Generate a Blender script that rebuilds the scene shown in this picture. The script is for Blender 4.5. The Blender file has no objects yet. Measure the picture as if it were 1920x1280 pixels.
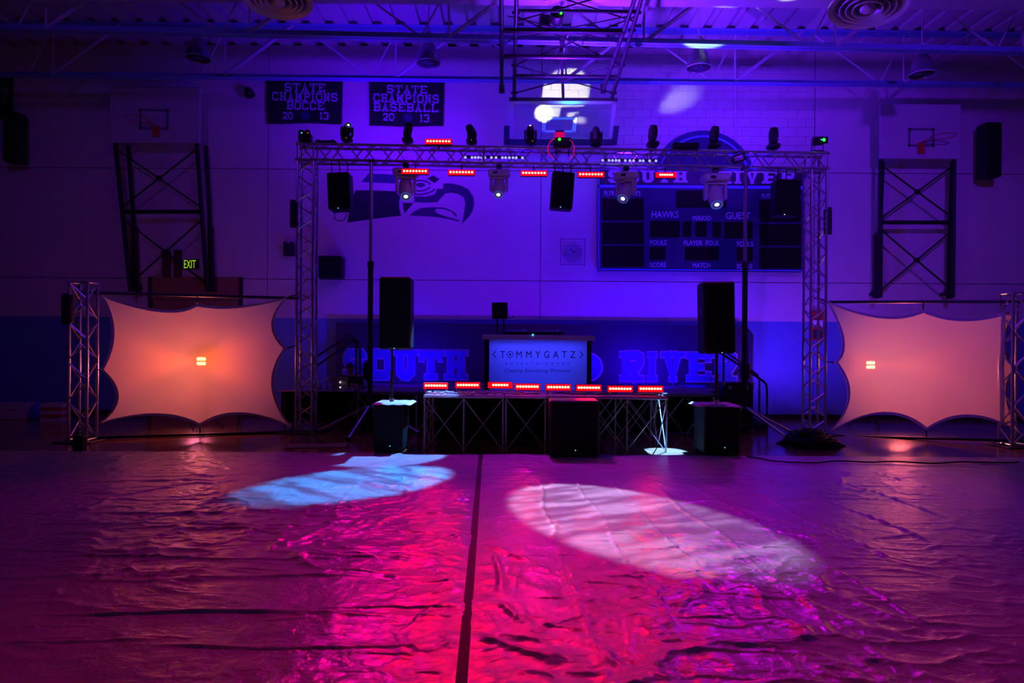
import bpy, bmesh, math, random
import numpy as np
from mathutils import Vector, Matrix, Euler, Quaternion
random.seed(7)
rng = np.random.default_rng(11)
C = bpy.context.scene.collection
SC = bpy.context.scene
PI = math.pi
F = 1280.0            # focal length in pixels of the 1920x1280 frame
EYE = 1.70            # camera height
ROLL = math.radians(0.4)
SR, CR = math.sin(ROLL), math.cos(ROLL)

def at(px, py, d):
    """point of the hall that the photograph shows at pixel (px,py), d metres in front of the camera"""
    u, v = px - 960.0, 640.0 - py
    u, v = u * CR - v * SR, u * SR + v * CR
    return Vector((u * d / F, d, EYE + v * d / F))
def floor_at(px, py):
    u, v = px - 960.0, 640.0 - py
    u, v = u * CR - v * SR, u * SR + v * CR
    d = -EYE * F / v
    return Vector((u * d / F, d, 0.0))

# ------------------------------------------------------------------ camera, world, exposure
cam_d = bpy.data.cameras.new('camera'); cam = bpy.data.objects.new('camera', cam_d); C.objects.link(cam)
cam_d.sensor_width = 36.0; cam_d.lens = 36.0 * F / 1920.0; cam_d.clip_start = 0.05; cam_d.clip_end = 200
cam.location = (0, 0, EYE)
cam.rotation_euler = (Matrix.Rotation(PI / 2, 3, 'X') @ Matrix.Rotation(ROLL, 3, 'Z')).to_euler()
SC.camera = cam
SC.view_settings.view_transform = 'Standard'; SC.view_settings.look = 'None'
SC.view_settings.exposure = 0.0; SC.view_settings.gamma = 1.0; SC.view_settings.use_curve_mapping = False
SC.display_settings.display_device = 'sRGB'
SC.cycles.use_denoising = True
SC.cycles.max_bounces = 6; SC.cycles.diffuse_bounces = 3; SC.cycles.glossy_bounces = 3
SC.cycles.transparent_max_bounces = 12; SC.cycles.transmission_bounces = 4
SC.cycles.sample_clamp_indirect = 4.0; SC.cycles.caustics_reflective = False; SC.cycles.caustics_refractive = False
W = bpy.data.worlds.new('world'); SC.world = W; W.use_nodes = True
W.node_tree.nodes['Background'].inputs[0].default_value = (0.30, 0.26, 0.75, 1)
W.node_tree.nodes['Background'].inputs[1].default_value = 0.012

def lamp_spot(name, loc, target, power, color, angle, blend=0.3, radius=0.03, gobo=None, spread=(1, 1)):
    ld = bpy.data.lights.new(name, 'SPOT'); ld.energy = power; ld.color = color
    ld.spot_size = math.radians(angle); ld.spot_blend = blend; ld.shadow_soft_size = radius
    o = bpy.data.objects.new(name, ld); C.objects.link(o); o.location = loc
    o.rotation_euler = (Vector(target) - Vector(loc)).to_track_quat('-Z', 'Y').to_euler()
    if gobo:
        ld.use_nodes = True; nt = ld.node_tree; em = nt.nodes['Emission']
        tc = nt.nodes.new('ShaderNodeTexCoord'); mp = nt.nodes.new('ShaderNodeMapping')
        nt.links.new(tc.outputs['Normal'], mp.inputs['Vector'])
        mp.inputs['Scale'].default_value = gobo[:3]
        mp.inputs['Location'].default_value = (gobo[3], 0, 0); mp.inputs['Rotation'].default_value = (0, 0, math.radians(gobo[5]))
        ns = nt.nodes.new('ShaderNodeTexNoise'); ns.inputs['Scale'].default_value = 1.0
        ns.inputs['Detail'].default_value = 2.0; ns.inputs['Distortion'].default_value = 0.8
        nt.links.new(mp.outputs['Vector'], ns.inputs['Vector'])
        rp = nt.nodes.new('ShaderNodeValToRGB')
        rp.color_ramp.elements[0].position = 0.42; rp.color_ramp.elements[0].color = (gobo[4],) * 3 + (1,)
        rp.color_ramp.elements[1].position = 0.58; rp.color_ramp.elements[1].color = (1, 1, 1, 1)
        nt.links.new(ns.outputs['Fac'], rp.inputs['Fac'])
        nt.links.new(rp.outputs['Color'], em.inputs['Color'])
    return o
def lamp_area(name, loc, target, power, color, sx, sy, spread=180):
    ld = bpy.data.lights.new(name, 'AREA'); ld.shape = 'RECTANGLE'; ld.size = sx; ld.size_y = sy
    ld.energy = power; ld.color = color; ld.spread = math.radians(spread)
    o = bpy.data.objects.new(name, ld); C.objects.link(o); o.location = loc
    o.rotation_euler = (Vector(target) - Vector(loc)).to_track_quat('-Z', 'Y').to_euler()
    return o
def lamp_point(name, loc, power, color, radius=0.05):
    ld = bpy.data.lights.new(name, 'POINT'); ld.energy = power; ld.color = color; ld.shadow_soft_size = radius
    o = bpy.data.objects.new(name, ld); C.objects.link(o); o.location = loc
    return o

# depths of the main planes
DW = 15.40            # back wall face
DT = 12.50            # truss, left tower front (right tower a little farther)
def DTX(px): return 12.5 + (px - 555) / 995.0 * 0.37

# watts per colour channel of every group of lamps
POW = {
    'wash_a': (19.65, 0.004641, 85.2),
    'wash_b': (3.504, 0.0, 125.9),
    'wash_c': (11.48, 0.5907, 117.9),
    'wash_d': (0.0, 0.0, 64.3),
    'up_a': (5.317, 0.0, 214.8),
    'up_b': (17.58, 0.0, 40.9),
    'up_c': (12.93, 0.0, 498.5),
    'up_d': (22.57, 2.867, 179.2),
    'hall_fill_a': (48.56, 3.035, 303.5),
    'hall_fill_b': (52.58, 3.286, 328.6),
    'hall_fill_c': (282.6, 17.66, 1766.0),
    'top_fill_a': (32.34, 0.0, 416.9),
    'top_fill_b': (0.0, 6.88, 29.66),
    'top_fill_c': (41.19, 2.226, 371.6),
    'roof': (359.2, 22.45, 2245.0),
    'red_l': (800, 0, 0),
    'red_c': (0, 0, 0),
    'red_r': (409.8, 0, 0),
    'red_near': (0, 0, 0),
    'red_mid': (640, 0, 0),
    'riser': (16, 0.0, 0.6),
    'violet_r': (240, 0, 400),
    'violet_l': (340, 0, 150),
    'violet_c': (450, 3, 620),
    'pool_a': (370.9, 4318, 1.236e+04),
    'pool_b': (4517, 3265, 5886),
    'pool_c': (492.6, 1463, 4368),
    'pool_d': (3374, 1.155e+04, 4.237e+04),
    'amber_l': (120, 12, 0),
    'amber_r': (45, 5, 0),
    'amber_fill_l': (165, 27, 50),
    'amber_fill_r': (290, 42, 40),
}
def pw(key):
    p = POW.get(key, (0, 0, 0)); m = max(max(p), 1e-6)
    return m, tuple(c / m for c in p)
def spot(key, loc, target, angle, blend=0.3, radius=0.03, share=1.0, gobo=None):
    e, c = pw(key)
    return lamp_spot(key, loc, target, e * share, c, angle, blend, radius, gobo)
# blue and violet washes: heads and strips on the truss towards the wall, floor uplights behind the stage
for k, px in (('wash_a', 780), ('wash_b', 985), ('wash_c', 1180), ('wash_d', 1400)):
    spot(k, at(px, 262, 12.95), at(px, 430, DW), 168, 0.7, 0.2)
for k, X in (('up_a', -2.2), ('up_b', 0.6), ('up_c', 3.0), ('up_d', 5.9)):
    spot(k, (X, 13.6, 0.95), (X, DW, 2.6), 150, 0.8, 0.12)
# added fill wash from the front of the hall; no lamps known there
for k, X, tx in (('hall_fill_a', -6.0, -7.5), ('hall_fill_b', 0.5, 1.0), ('hall_fill_c', 7.0, 7.5)):
    spot(k, (X, 4.5, 7.9), (tx, DW, 3.8), 62, 1.0, 0.3)
for k, X in (('top_fill_a', -2.6), ('top_fill_b', 1.2), ('top_fill_c', 4.4)):
    spot(k, (X, 12.9, 5.66), (X, DW, 8.0), 150, 1.0, 0.15)  # added upward fill for the upper wall, not a fixture of the truss
spot('roof', at(1050, 262, 12.2), at(1200, -20, 11.6), 140, 1.0, 0.1)
# red wash on the tarpaulin from the bars on the truss
for k, px, py in (('red_l', 778, 321), ('red_l', 865, 323), ('red_c', 1001, 324), ('red_c', 1108, 327), ('red_r', 1249, 328)):
    q = at(px, py, 12.2)
    spot(k, q, (0.35 + q.x * 0.25, 3.2, 0.0), 52, 0.9, 0.10, 0.5 if k != 'red_r' else 1.0)
spot('red_near', (0.5, 0.4, 6.8), (0.30, 3.3, 0.0), 34, 1.0, 0.25)  # added red spot above the camera, not a truss bar; turned off
spot('red_mid', at(1001, 324, 12.2), (0.25, 3.9, 0.0), 26, 1.0, 0.10)
for px, py in ((822, 265), (778, 321), (865, 323), (1001, 324), (1108, 327), (1249, 328)):
    lamp_point('red_bar_glow', at(px, py, 12.15), 0.05, (1.0, 0.0, 0.02), 0.06)
for px in (817, 989, 1104, 1220):
    e, c = pw('riser'); lamp_area('riser', at(px, 722, 10.70), at(px, 740, 4.0), e / 4, c, 0.35, 0.05)
# violet washes over the sides of the floor
spot('violet_r', at(1380, 330, 12.3), floor_at(1560, 930), 60, 1.0, 0.1)
spot('violet_l', at(700, 330, 12.3), floor_at(500, 960), 70, 1.0, 0.1)
spot('violet_c', at(1000, 330, 12.3), floor_at(1000, 880), 60, 1.0, 0.1)
# white beams of the hanging moving heads
spot('pool_a', at(1163, 372, 12.25), floor_at(685, 903), 15, 0.4, 0.03, 1, (7, 55, 7, 2.0, 0.30, 35))
spot('pool_b', at(763, 373, 12.25), floor_at(1155, 965), 15.5, 0.3, 0.03, 1, (7, 60, 7, 5.0, 0.25, -30))
spot('pool_c', at(933, 365, 12.25), floor_at(735, 855), 19, 0.3, 0.03)
spot('pool_d', at(1343, 388, 12.25), floor_at(1245, 846), 9, 0.3, 0.03)
# beams of heads standing on the truss, onto the wall and the roof steel
lamp_spot('warm_beam', at(994, 235, 12.75), at(1058, 180, DW), 2300, (1.0, 0.94, 0.52), 19, 0.2, 0.03)
lamp_spot('warm_beam', at(1020, 240, 13.2), at(1268, 186, DW), 700, (0.95, 0.82, 0.70), 10, 1.0, 0.03)
lamp_spot('warm_beam', at(1226, 235, 12.1), at(1325, 66, 12.45), 900, (0.9, 0.95, 0.8), 22, 0.5, 0.03)
lamp_spot('warm_beam', at(1342, 238, 12.7), at(1490, -12, 11.6), 500, (1.0, 0.95, 0.65), 13, 0.4, 0.03)
# amber floods behind the stretched screens, beams shaped into flat lobes
def flood(key, loc, target, sin0, sin1):
    o = spot(key, loc, target, 150, 0.8, 0.05); ld = o.data; ld.use_nodes = True; nt = ld.node_tree; em = nt.nodes['Emission']
    tc = nt.nodes.new('ShaderNodeTexCoord'); sp = nt.nodes.new('ShaderNodeSeparateXYZ'); nt.links.new(tc.outputs['Normal'], sp.inputs[0])
    def M(op, a, b=None):
        n = nt.nodes.new('ShaderNodeMath'); n.operation = op
        for i, v in enumerate((a, b)):
            if v is None: continue
            if isinstance(v, (int, float)): n.inputs[i].default_value = v
            else: nt.links.new(v, n.inputs[i])
        return n.outputs[0]
    r = M('SQRT', M('ADD', M('ADD', M('MULTIPLY', sp.outputs['X'], sp.outputs['X']), M('MULTIPLY', sp.outputs['Y'], sp.outputs['Y'])), 0.002))
    s = M('DIVIDE', M('ABSOLUTE', sp.outputs['Y']), r)
    mr = nt.nodes.new('ShaderNodeMapRange'); mr.interpolation_type = 'SMOOTHSTEP'
    mr.inputs['From Min'].default_value = sin0; mr.inputs['From Max'].default_value = sin1; mr.inputs['To Min'].default_value = 1.0; mr.inputs['To Max'].default_value = 0.5
    nt.links.new(s, mr.inputs['Value']); nt.links.new(mr.outputs['Result'], em.inputs['Strength'])
flood('amber_l', at(376, 677, 12.95), at(330, 677, 11.0), 0.30, 0.70)
spot('amber_fill_l', at(372, 690, 14.6), at(350, 690, 11.8), 80, 0.8, 0.2)  # added fill farther back to even out the left screen, no fixture there
flood('amber_r', at(1634, 684, 13.55), at(1720, 684, 11.2), 0.25, 0.60)
spot('amber_fill_r', at(1690, 690, 14.6), at(1740, 690, 12.0), 80, 0.8, 0.2)  # added unseen fill behind the right screen, likewise without a fixture

# ------------------------------------------------------------------ materials
def s2l(c):
    return tuple(((x / 255.0) / 12.92 if x / 255.0 <= 0.04045 else ((x / 255.0 + 0.055) / 1.055) ** 2.4) for x in c)
MATS = {}
def mat(name, col, rough=0.5, metal=0.0, var=0.12, scale=8.0, bump=0.0, bscale=40.0, emit=None, estr=1.0, spec=0.5):
    if name in MATS: return MATS[name]
    m = bpy.data.materials.new(name); m.use_nodes = True; nt = m.node_tree
    b = nt.nodes['Principled BSDF']
    b.inputs['Roughness'].default_value = rough; b.inputs['Metallic'].default_value = metal
    b.inputs['Specular IOR Level'].default_value = spec
    tc = nt.nodes.new('ShaderNodeTexCoord')
    ns = nt.nodes.new('ShaderNodeTexNoise'); ns.inputs['Scale'].default_value = scale; ns.inputs['Detail'].default_value = 3
    nt.links.new(tc.outputs['Object'], ns.inputs['Vector'])
    mx = nt.nodes.new('ShaderNodeMix'); mx.data_type = 'RGBA'
    mx.inputs['A'].default_value = tuple(c * (1 - var) for c in col) + (1,)
    mx.inputs['B'].default_value = tuple(min(1, c * (1 + var)) for c in col) + (1,)
    nt.links.new(ns.outputs['Fac'], mx.inputs['Factor'])
    nt.links.new(mx.outputs['Result'], b.inputs['Base Color'])
    if bump:
        n2 = nt.nodes.new('ShaderNodeTexNoise'); n2.inputs['Scale'].default_value = bscale; n2.inputs['Detail'].default_value = 4
        nt.links.new(tc.outputs['Object'], n2.inputs['Vector'])
        bp = nt.nodes.new('ShaderNodeBump'); bp.inputs['Strength'].default_value = bump; bp.inputs['Distance'].default_value = 0.01
        nt.links.new(n2.outputs['Fac'], bp.inputs['Height']); nt.links.new(bp.outputs['Normal'], b.inputs['Normal'])
    if emit:
        b.inputs['Emission Color'].default_value = tuple(emit) + (1,); b.inputs['Emission Strength'].default_value = estr
    MATS[name] = m; return m

M_WALL = mat('wall_paint_cream', (0.62, 0.60, 0.56), 0.6, bump=0.25, bscale=60, var=0.06, scale=3)
M_WBLUE = mat('wall_paint_blue', (0.10, 0.22, 0.50), 0.5, bump=0.2, bscale=60, var=0.06, scale=3)
M_MORTAR = mat('mortar', (0.16, 0.15, 0.14), 0.9)
M_SIDE = mat('side_wall_paint', (0.35, 0.34, 0.33), 0.7)
M_CEIL = mat('roof_deck_paint', (0.42, 0.40, 0.42), 0.7, var=0.1, scale=2)
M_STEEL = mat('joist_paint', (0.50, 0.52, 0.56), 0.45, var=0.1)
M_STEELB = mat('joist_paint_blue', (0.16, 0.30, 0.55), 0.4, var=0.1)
M_ALU = mat('truss_aluminium', (0.62, 0.62, 0.64), 0.3, 0.85, var=0.12, scale=20)
M_BLACK = mat('black_powder_coat', (0.012, 0.011, 0.012), 0.55, var=0.3, scale=20, spec=0.3)
M_GRILLE = mat('black_speaker_grille', (0.010, 0.009, 0.010), 0.8, var=0.3, scale=60, bump=0.3, bscale=200, spec=0.15)
M_CLOTH = mat('black_cloth', (0.010, 0.009, 0.011), 0.95, var=0.3, scale=15, bump=0.4, bscale=30, spec=0.05)
M_WHITE = mat('white_plastic', (0.70, 0.70, 0.72), 0.35, var=0.05)
M_DARKM = mat('dark_painted_tube', (0.035, 0.035, 0.04), 0.4, 0.3, var=0.2, scale=20)
M_MAST = mat('black_painted_mast', (0.012, 0.011, 0.016), 0.45, var=0.2, scale=20, spec=0.3)
M_NAVY = mat('navy_vinyl', (0.012, 0.006, 0.030), 0.55, var=0.2, scale=5)
M_NAVYB = mat('banner_felt', (0.007, 0.003, 0.010), 0.9, var=0.2, scale=20)
M_LETTER = mat('felt_letter_pale', (0.42, 0.46, 0.55), 0.85, var=0.1)
M_LBLUE = mat('letter_blue', (0.05, 0.10, 0.36), 0.6, var=0.1)
M_LEDGE = mat('letter_pale_edge', (0.45, 0.42, 0.55), 0.6, var=0.1)
M_WINDOW = mat('scoreboard_lens', (0.012, 0.003, 0.005), 0.6, var=0.2, spec=0.1)
M_SBLUE = mat('scoreboard_stripe', (0.10, 0.28, 0.70), 0.5, var=0.05)
M_STXT = mat('scoreboard_lettering', (0.55, 0.50, 0.70), 0.6, var=0.05)
M_SFACE = mat('scoreboard_face', (0.013, 0.008, 0.075), 0.6, var=0.15)
M_RED = mat('red_paint', (0.45, 0.02, 0.02), 0.45, var=0.1)
M_ORANGE = mat('orange_rim_paint', (0.50, 0.07, 0.02), 0.45, var=0.1)
M_BOARD = mat('painted_backboard', (0.50, 0.49, 0.50), 0.5, var=0.05)
M_WOODP = mat('brown_wood_post', (0.07, 0.03, 0.02), 0.6, var=0.25, scale=10)
M_TAN = mat('tan_wood_door', (0.30, 0.18, 0.09), 0.5, var=0.2, scale=6)
M_TAPE = mat('black_gaffer_tape', (0.012, 0.006, 0.012), 0.7, var=0.3, scale=6, bump=0.3, bscale=25, spec=0.2)
M_CABLE = mat('black_cable_rubber', (0.012, 0.012, 0.014), 0.5, var=0.2)
M_CABLEW = mat('grey_cable', (0.40, 0.42, 0.48), 0.5, var=0.2)
M_DECK = mat('grey_deck_carpet', (0.16, 0.15, 0.18), 0.8, var=0.2, scale=30, bump=0.4, bscale=80)
M_ALUD = mat('riser_tube_aluminium', (0.55, 0.55, 0.58), 0.4, 0.5, var=0.1)
M_REDLED = mat('red_led_glow', (0.3, 0.0, 0.0), 0.4, emit=(1.0, 0.0, 0.008), estr=1.0)
M_LEDHOT = mat('red_led_core', (0.5, 0.1, 0.1), 0.3, emit=(1.0, 0.45, 0.24), estr=3.6)
M_BLUELED = mat('blue_led_core', (0.1, 0.1, 0.5), 0.3, emit=(0.22, 0.20, 1.0), estr=2.4)
M_LENSW = mat('lit_lens', (0.6, 0.7, 0.7), 0.2, emit=(0.85, 1.0, 0.80), estr=3.2)
M_LENSY = mat('lit_lens_blue', (0.6, 0.6, 0.7), 0.2, emit=(0.75, 0.78, 0.75), estr=1.6)
M_LENSD = mat('dark_lens', (0.03, 0.03, 0.05), 0.08, var=0.1)
M_GLOWR = mat('lens_ring', (0.15, 0.25, 0.5), 0.3, emit=(0.10, 0.25, 0.75), estr=0.22)
M_GREEN = mat('green_led', (0.0, 0.4, 0.0), 0.3, emit=(0.03, 1.0, 0.02), estr=3.0)
M_EXITG = mat('exit_letters', (0.2, 0.4, 0.0), 0.3, emit=(0.42, 0.75, 0.02), estr=0.75)
M_INDB = mat('blue_indicator', (0.0, 0.1, 0.6), 0.3, emit=(0.05, 0.35, 1.0), estr=3.0)
M_INDR = mat('red_indicator', (0.4, 0.0, 0.0), 0.3, emit=(1.0, 0.12, 0.02), estr=0.7)
M_AMBER = mat('amber_led', (0.6, 0.3, 0.0), 0.3, emit=(1.0, 0.62, 0.12), estr=60.0)
M_PINK = mat('pink_painted_glow', (0.70, 0.04, 0.20), 0.5, emit=(1.0, 0.0, 0.12), estr=0.55)  # pink light painted in as glow; the case and cables are no lamps
M_APPLE = mat('lit_emblem', (0.6, 0.6, 0.6), 0.3, emit=(0.8, 0.8, 0.75), estr=0.9)
M_LAPTOP = mat('laptop_shell', (0.40, 0.30, 0.36), 0.35, 0.6, var=0.05)
M_SKIN = mat('skin', (0.30, 0.17, 0.11), 0.55, var=0.08)
M_HAIR = mat('dark_hair', (0.012, 0.009, 0.008), 0.6, var=0.2, scale=40)
M_SHIRT = mat('black_shirt', (0.012, 0.011, 0.014), 0.85, var=0.2, scale=20)
M_TRIM = mat('white_sleeve_stripe', (0.55, 0.55, 0.62), 0.7, var=0.05)
M_REFL = mat('spun_aluminium', (0.35, 0.34, 0.38), 0.22, 0.8, var=0.15, scale=14)
M_DUCT = mat('duct_paint', (0.50, 0.50, 0.55), 0.4, 0.2, var=0.08)
M_CLOCK = mat('clock_face', (0.40, 0.40, 0.44), 0.4, var=0.05)
M_CAGE = mat('cage_wire', (0.20, 0.20, 0.26), 0.4, 0.4, var=0.1)
M_CARD = mat('white_carton', (0.50, 0.50, 0.52), 0.7, var=0.08)
M_CARDR = mat('red_carton', (0.35, 0.02, 0.05), 0.7, var=0.08)
M_BLUEP = mat('blue_plastic_bag', (0.03, 0.10, 0.55), 0.4, var=0.15)
M_INK = mat('dark_print', (0.004, 0.004, 0.03), 0.7, var=0.05)
M_INKF = mat('faint_print', (0.02, 0.01, 0.22), 0.7, var=0.05)
M_CLEAR = mat('bottle_plastic', (0.25, 0.27, 0.40), 0.15, var=0.05)
M_HAWKD = mat('emblem_dark_navy', (0.007, 0.004, 0.030), 0.7, var=0.15)
M_HAWKB = mat('emblem_blue', (0.020, 0.030, 0.14), 0.6, var=0.1)
M_HAWKN = mat('emblem_navy', (0.011, 0.012, 0.085), 0.6, var=0.1)

def special(name):
    m = bpy.data.materials.new(name); m.use_nodes = True; m.node_tree.nodes.clear(); return m, m.node_tree
# stretched translucent fabric
M_SPAN, nt = special('stretch_fabric')
o_ = nt.nodes.new('ShaderNodeOutputMaterial'); df = nt.nodes.new('ShaderNodeBsdfDiffuse'); tl = nt.nodes.new('ShaderNodeBsdfTranslucent')
tr = nt.nodes.new('ShaderNodeBsdfTransparent'); m1 = nt.nodes.new('ShaderNodeMixShader'); m2 = nt.nodes.new('ShaderNodeMixShader')
wv = nt.nodes.new('ShaderNodeTexNoise'); wv.inputs['Scale'].default_value = 300
rm = nt.nodes.new('ShaderNodeMapRange'); rm.inputs['To Min'].default_value = 0.06; rm.inputs['To Max'].default_value = 0.10
nt.links.new(wv.outputs['Fac'], rm.inputs['Value'])
df.inputs['Color'].default_value = (0.75, 0.72, 0.75, 1); tl.inputs['Color'].default_value = (0.80, 0.70, 0.70, 1)
m1.inputs[0].default_value = 0.5
nt.links.new(df.outputs[0], m1.inputs[1]); nt.links.new(tl.outputs[0], m1.inputs[2])
nt.links.new(rm.outputs['Result'], m2.inputs[0]); nt.links.new(m1.outputs[0], m2.inputs[1]); nt.links.new(tr.outputs[0], m2.inputs[2])
nt.links.new(m2.outputs[0], o_.inputs[0])
M_HEM = mat('fabric_hem', (0.55, 0.50, 0.58), 0.8, var=0.06)
# backlit booth scrim
M_SCRIM, nt = special('scrim_fabric')
o_ = nt.nodes.new('ShaderNodeOutputMaterial'); df = nt.nodes.new('ShaderNodeBsdfDiffuse'); tl = nt.nodes.new('ShaderNodeBsdfTranslucent')
m1 = nt.nodes.new('ShaderNodeMixShader'); m1.inputs[0].default_value = 0.55
ns = nt.nodes.new('ShaderNodeTexNoise'); ns.inputs['Scale'].default_value = 200
df.inputs['Color'].default_value = (0.7, 0.7, 0.75, 1); tl.inputs['Color'].default_value = (0.8, 0.8, 0.85, 1)
nt.links.new(df.outputs[0], m1.inputs[1]); nt.links.new(tl.outputs[0], m1.inputs[2]); nt.links.new(m1.outputs[0], o_.inputs[0])
# backboard glass
M_GLASS, nt = special('backboard_glass')
o_ = nt.nodes.new('ShaderNodeOutputMaterial'); tr = nt.nodes.new('ShaderNodeBsdfTransparent'); gl = nt.nodes.new('ShaderNodeBsdfGlossy')
df = nt.nodes.new('ShaderNodeBsdfDiffuse'); df.inputs['Color'].default_value = (0.6, 0.6, 0.65, 1)
gl.inputs['Roughness'].default_value = 0.06; tr.inputs['Color'].default_value = (0.90, 0.92, 0.95, 1)
m1 = nt.nodes.new('ShaderNodeMixShader'); m1.inputs[0].default_value = 0.06
m2 = nt.nodes.new('ShaderNodeMixShader'); m2.inputs[0].default_value = 0.05
nt.links.new(tr.outputs[0], m1.inputs[1]); nt.links.new(gl.outputs[0], m1.inputs[2])
nt.links.new(m1.outputs[0], m2.inputs[1]); nt.links.new(df.outputs[0], m2.inputs[2]); nt.links.new(m2.outputs[0], o_.inputs[0])
# tarpaulin: coated grey sheet, fine weave and small crinkles as relief
def tarp_mat(name, col, seed):
    m = bpy.data.materials.new(name); m.use_nodes = True; nt = m.node_tree; b = nt.nodes['Principled BSDF']
    tc = nt.nodes.new('ShaderNodeTexCoord')
    mp = nt.nodes.new('ShaderNodeMapping'); mp.inputs['Location'].default_value = (seed, seed * 2, 0)
    nt.links.new(tc.outputs['Object'], mp.inputs['Vector'])
    n1 = nt.nodes.new('ShaderNodeTexNoise'); n1.inputs['Scale'].default_value = 3; n1.inputs['Detail'].default_value = 5
    nt.links.new(mp.outputs['Vector'], n1.inputs['Vector'])
    cr = nt.nodes.new('ShaderNodeMix'); cr.data_type = 'RGBA'
    cr.inputs['A'].default_value = tuple(c * 0.85 for c in col) + (1,); cr.inputs['B'].default_value = tuple(c * 1.12 for c in col) + (1,)
    nt.links.new(n1.outputs['Fac'], cr.inputs['Factor']); nt.links.new(cr.outputs['Result'], b.inputs['Base Color'])
    rr = nt.nodes.new('ShaderNodeMapRange'); rr.inputs['To Min'].default_value = 0.13; rr.inputs['To Max'].default_value = 0.30
    nt.links.new(n1.outputs['Fac'], rr.inputs['Value']); nt.links.new(rr.outputs['Result'], b.inputs['Roughness'])
    n2 = nt.nodes.new('ShaderNodeTexNoise'); n2.inputs['Scale'].default_value = 14; n2.inputs['Detail'].default_value = 6; n2.inputs['Distortion'].default_value = 1.2
    nt.links.new(mp.outputs['Vector'], n2.inputs['Vector'])
    bp = nt.nodes.new('ShaderNodeBump'); bp.inputs['Strength'].default_value = 0.5; bp.inputs['Distance'].default_value = 0.015
    nt.links.new(n2.outputs['Fac'], bp.inputs['Height']); nt.links.new(bp.outputs['Normal'], b.inputs['Normal'])
    b.inputs['Specular IOR Level'].default_value = 0.45
    return m
M_TARPL = tarp_mat('tarpaulin_grey', (0.40, 0.37, 0.42), 1.3)
M_TARPR = tarp_mat('tarpaulin_silver', (0.50, 0.46, 0.50), 4.1)
# gym floor boards
M_FLOOR = bpy.data.materials.new('gym_floor_wood'); M_FLOOR.use_nodes = True; nt = M_FLOOR.node_tree; b = nt.nodes['Principled BSDF']
tc = nt.nodes.new('ShaderNodeTexCoord'); bk = nt.nodes.new('ShaderNodeTexBrick')
bk.inputs['Scale'].default_value = 1.0; bk.inputs['Brick Width'].default_value = 1.2; bk.inputs['Row Height'].default_value = 0.06
bk.inputs['Mortar Size'].default_value = 0.001
bk.inputs['Color1'].default_value = (0.26, 0.13, 0.055, 1); bk.inputs['Color2'].default_value = (0.20, 0.095, 0.04, 1); bk.inputs['Mortar'].default_value = (0.08, 0.04, 0.02, 1)
nt.links.new(tc.outputs['Object'], bk.inputs['Vector']); nt.links.new(bk.outputs['Color'], b.inputs['Base Color'])
b.inputs['Roughness'].default_value = 0.16

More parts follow.
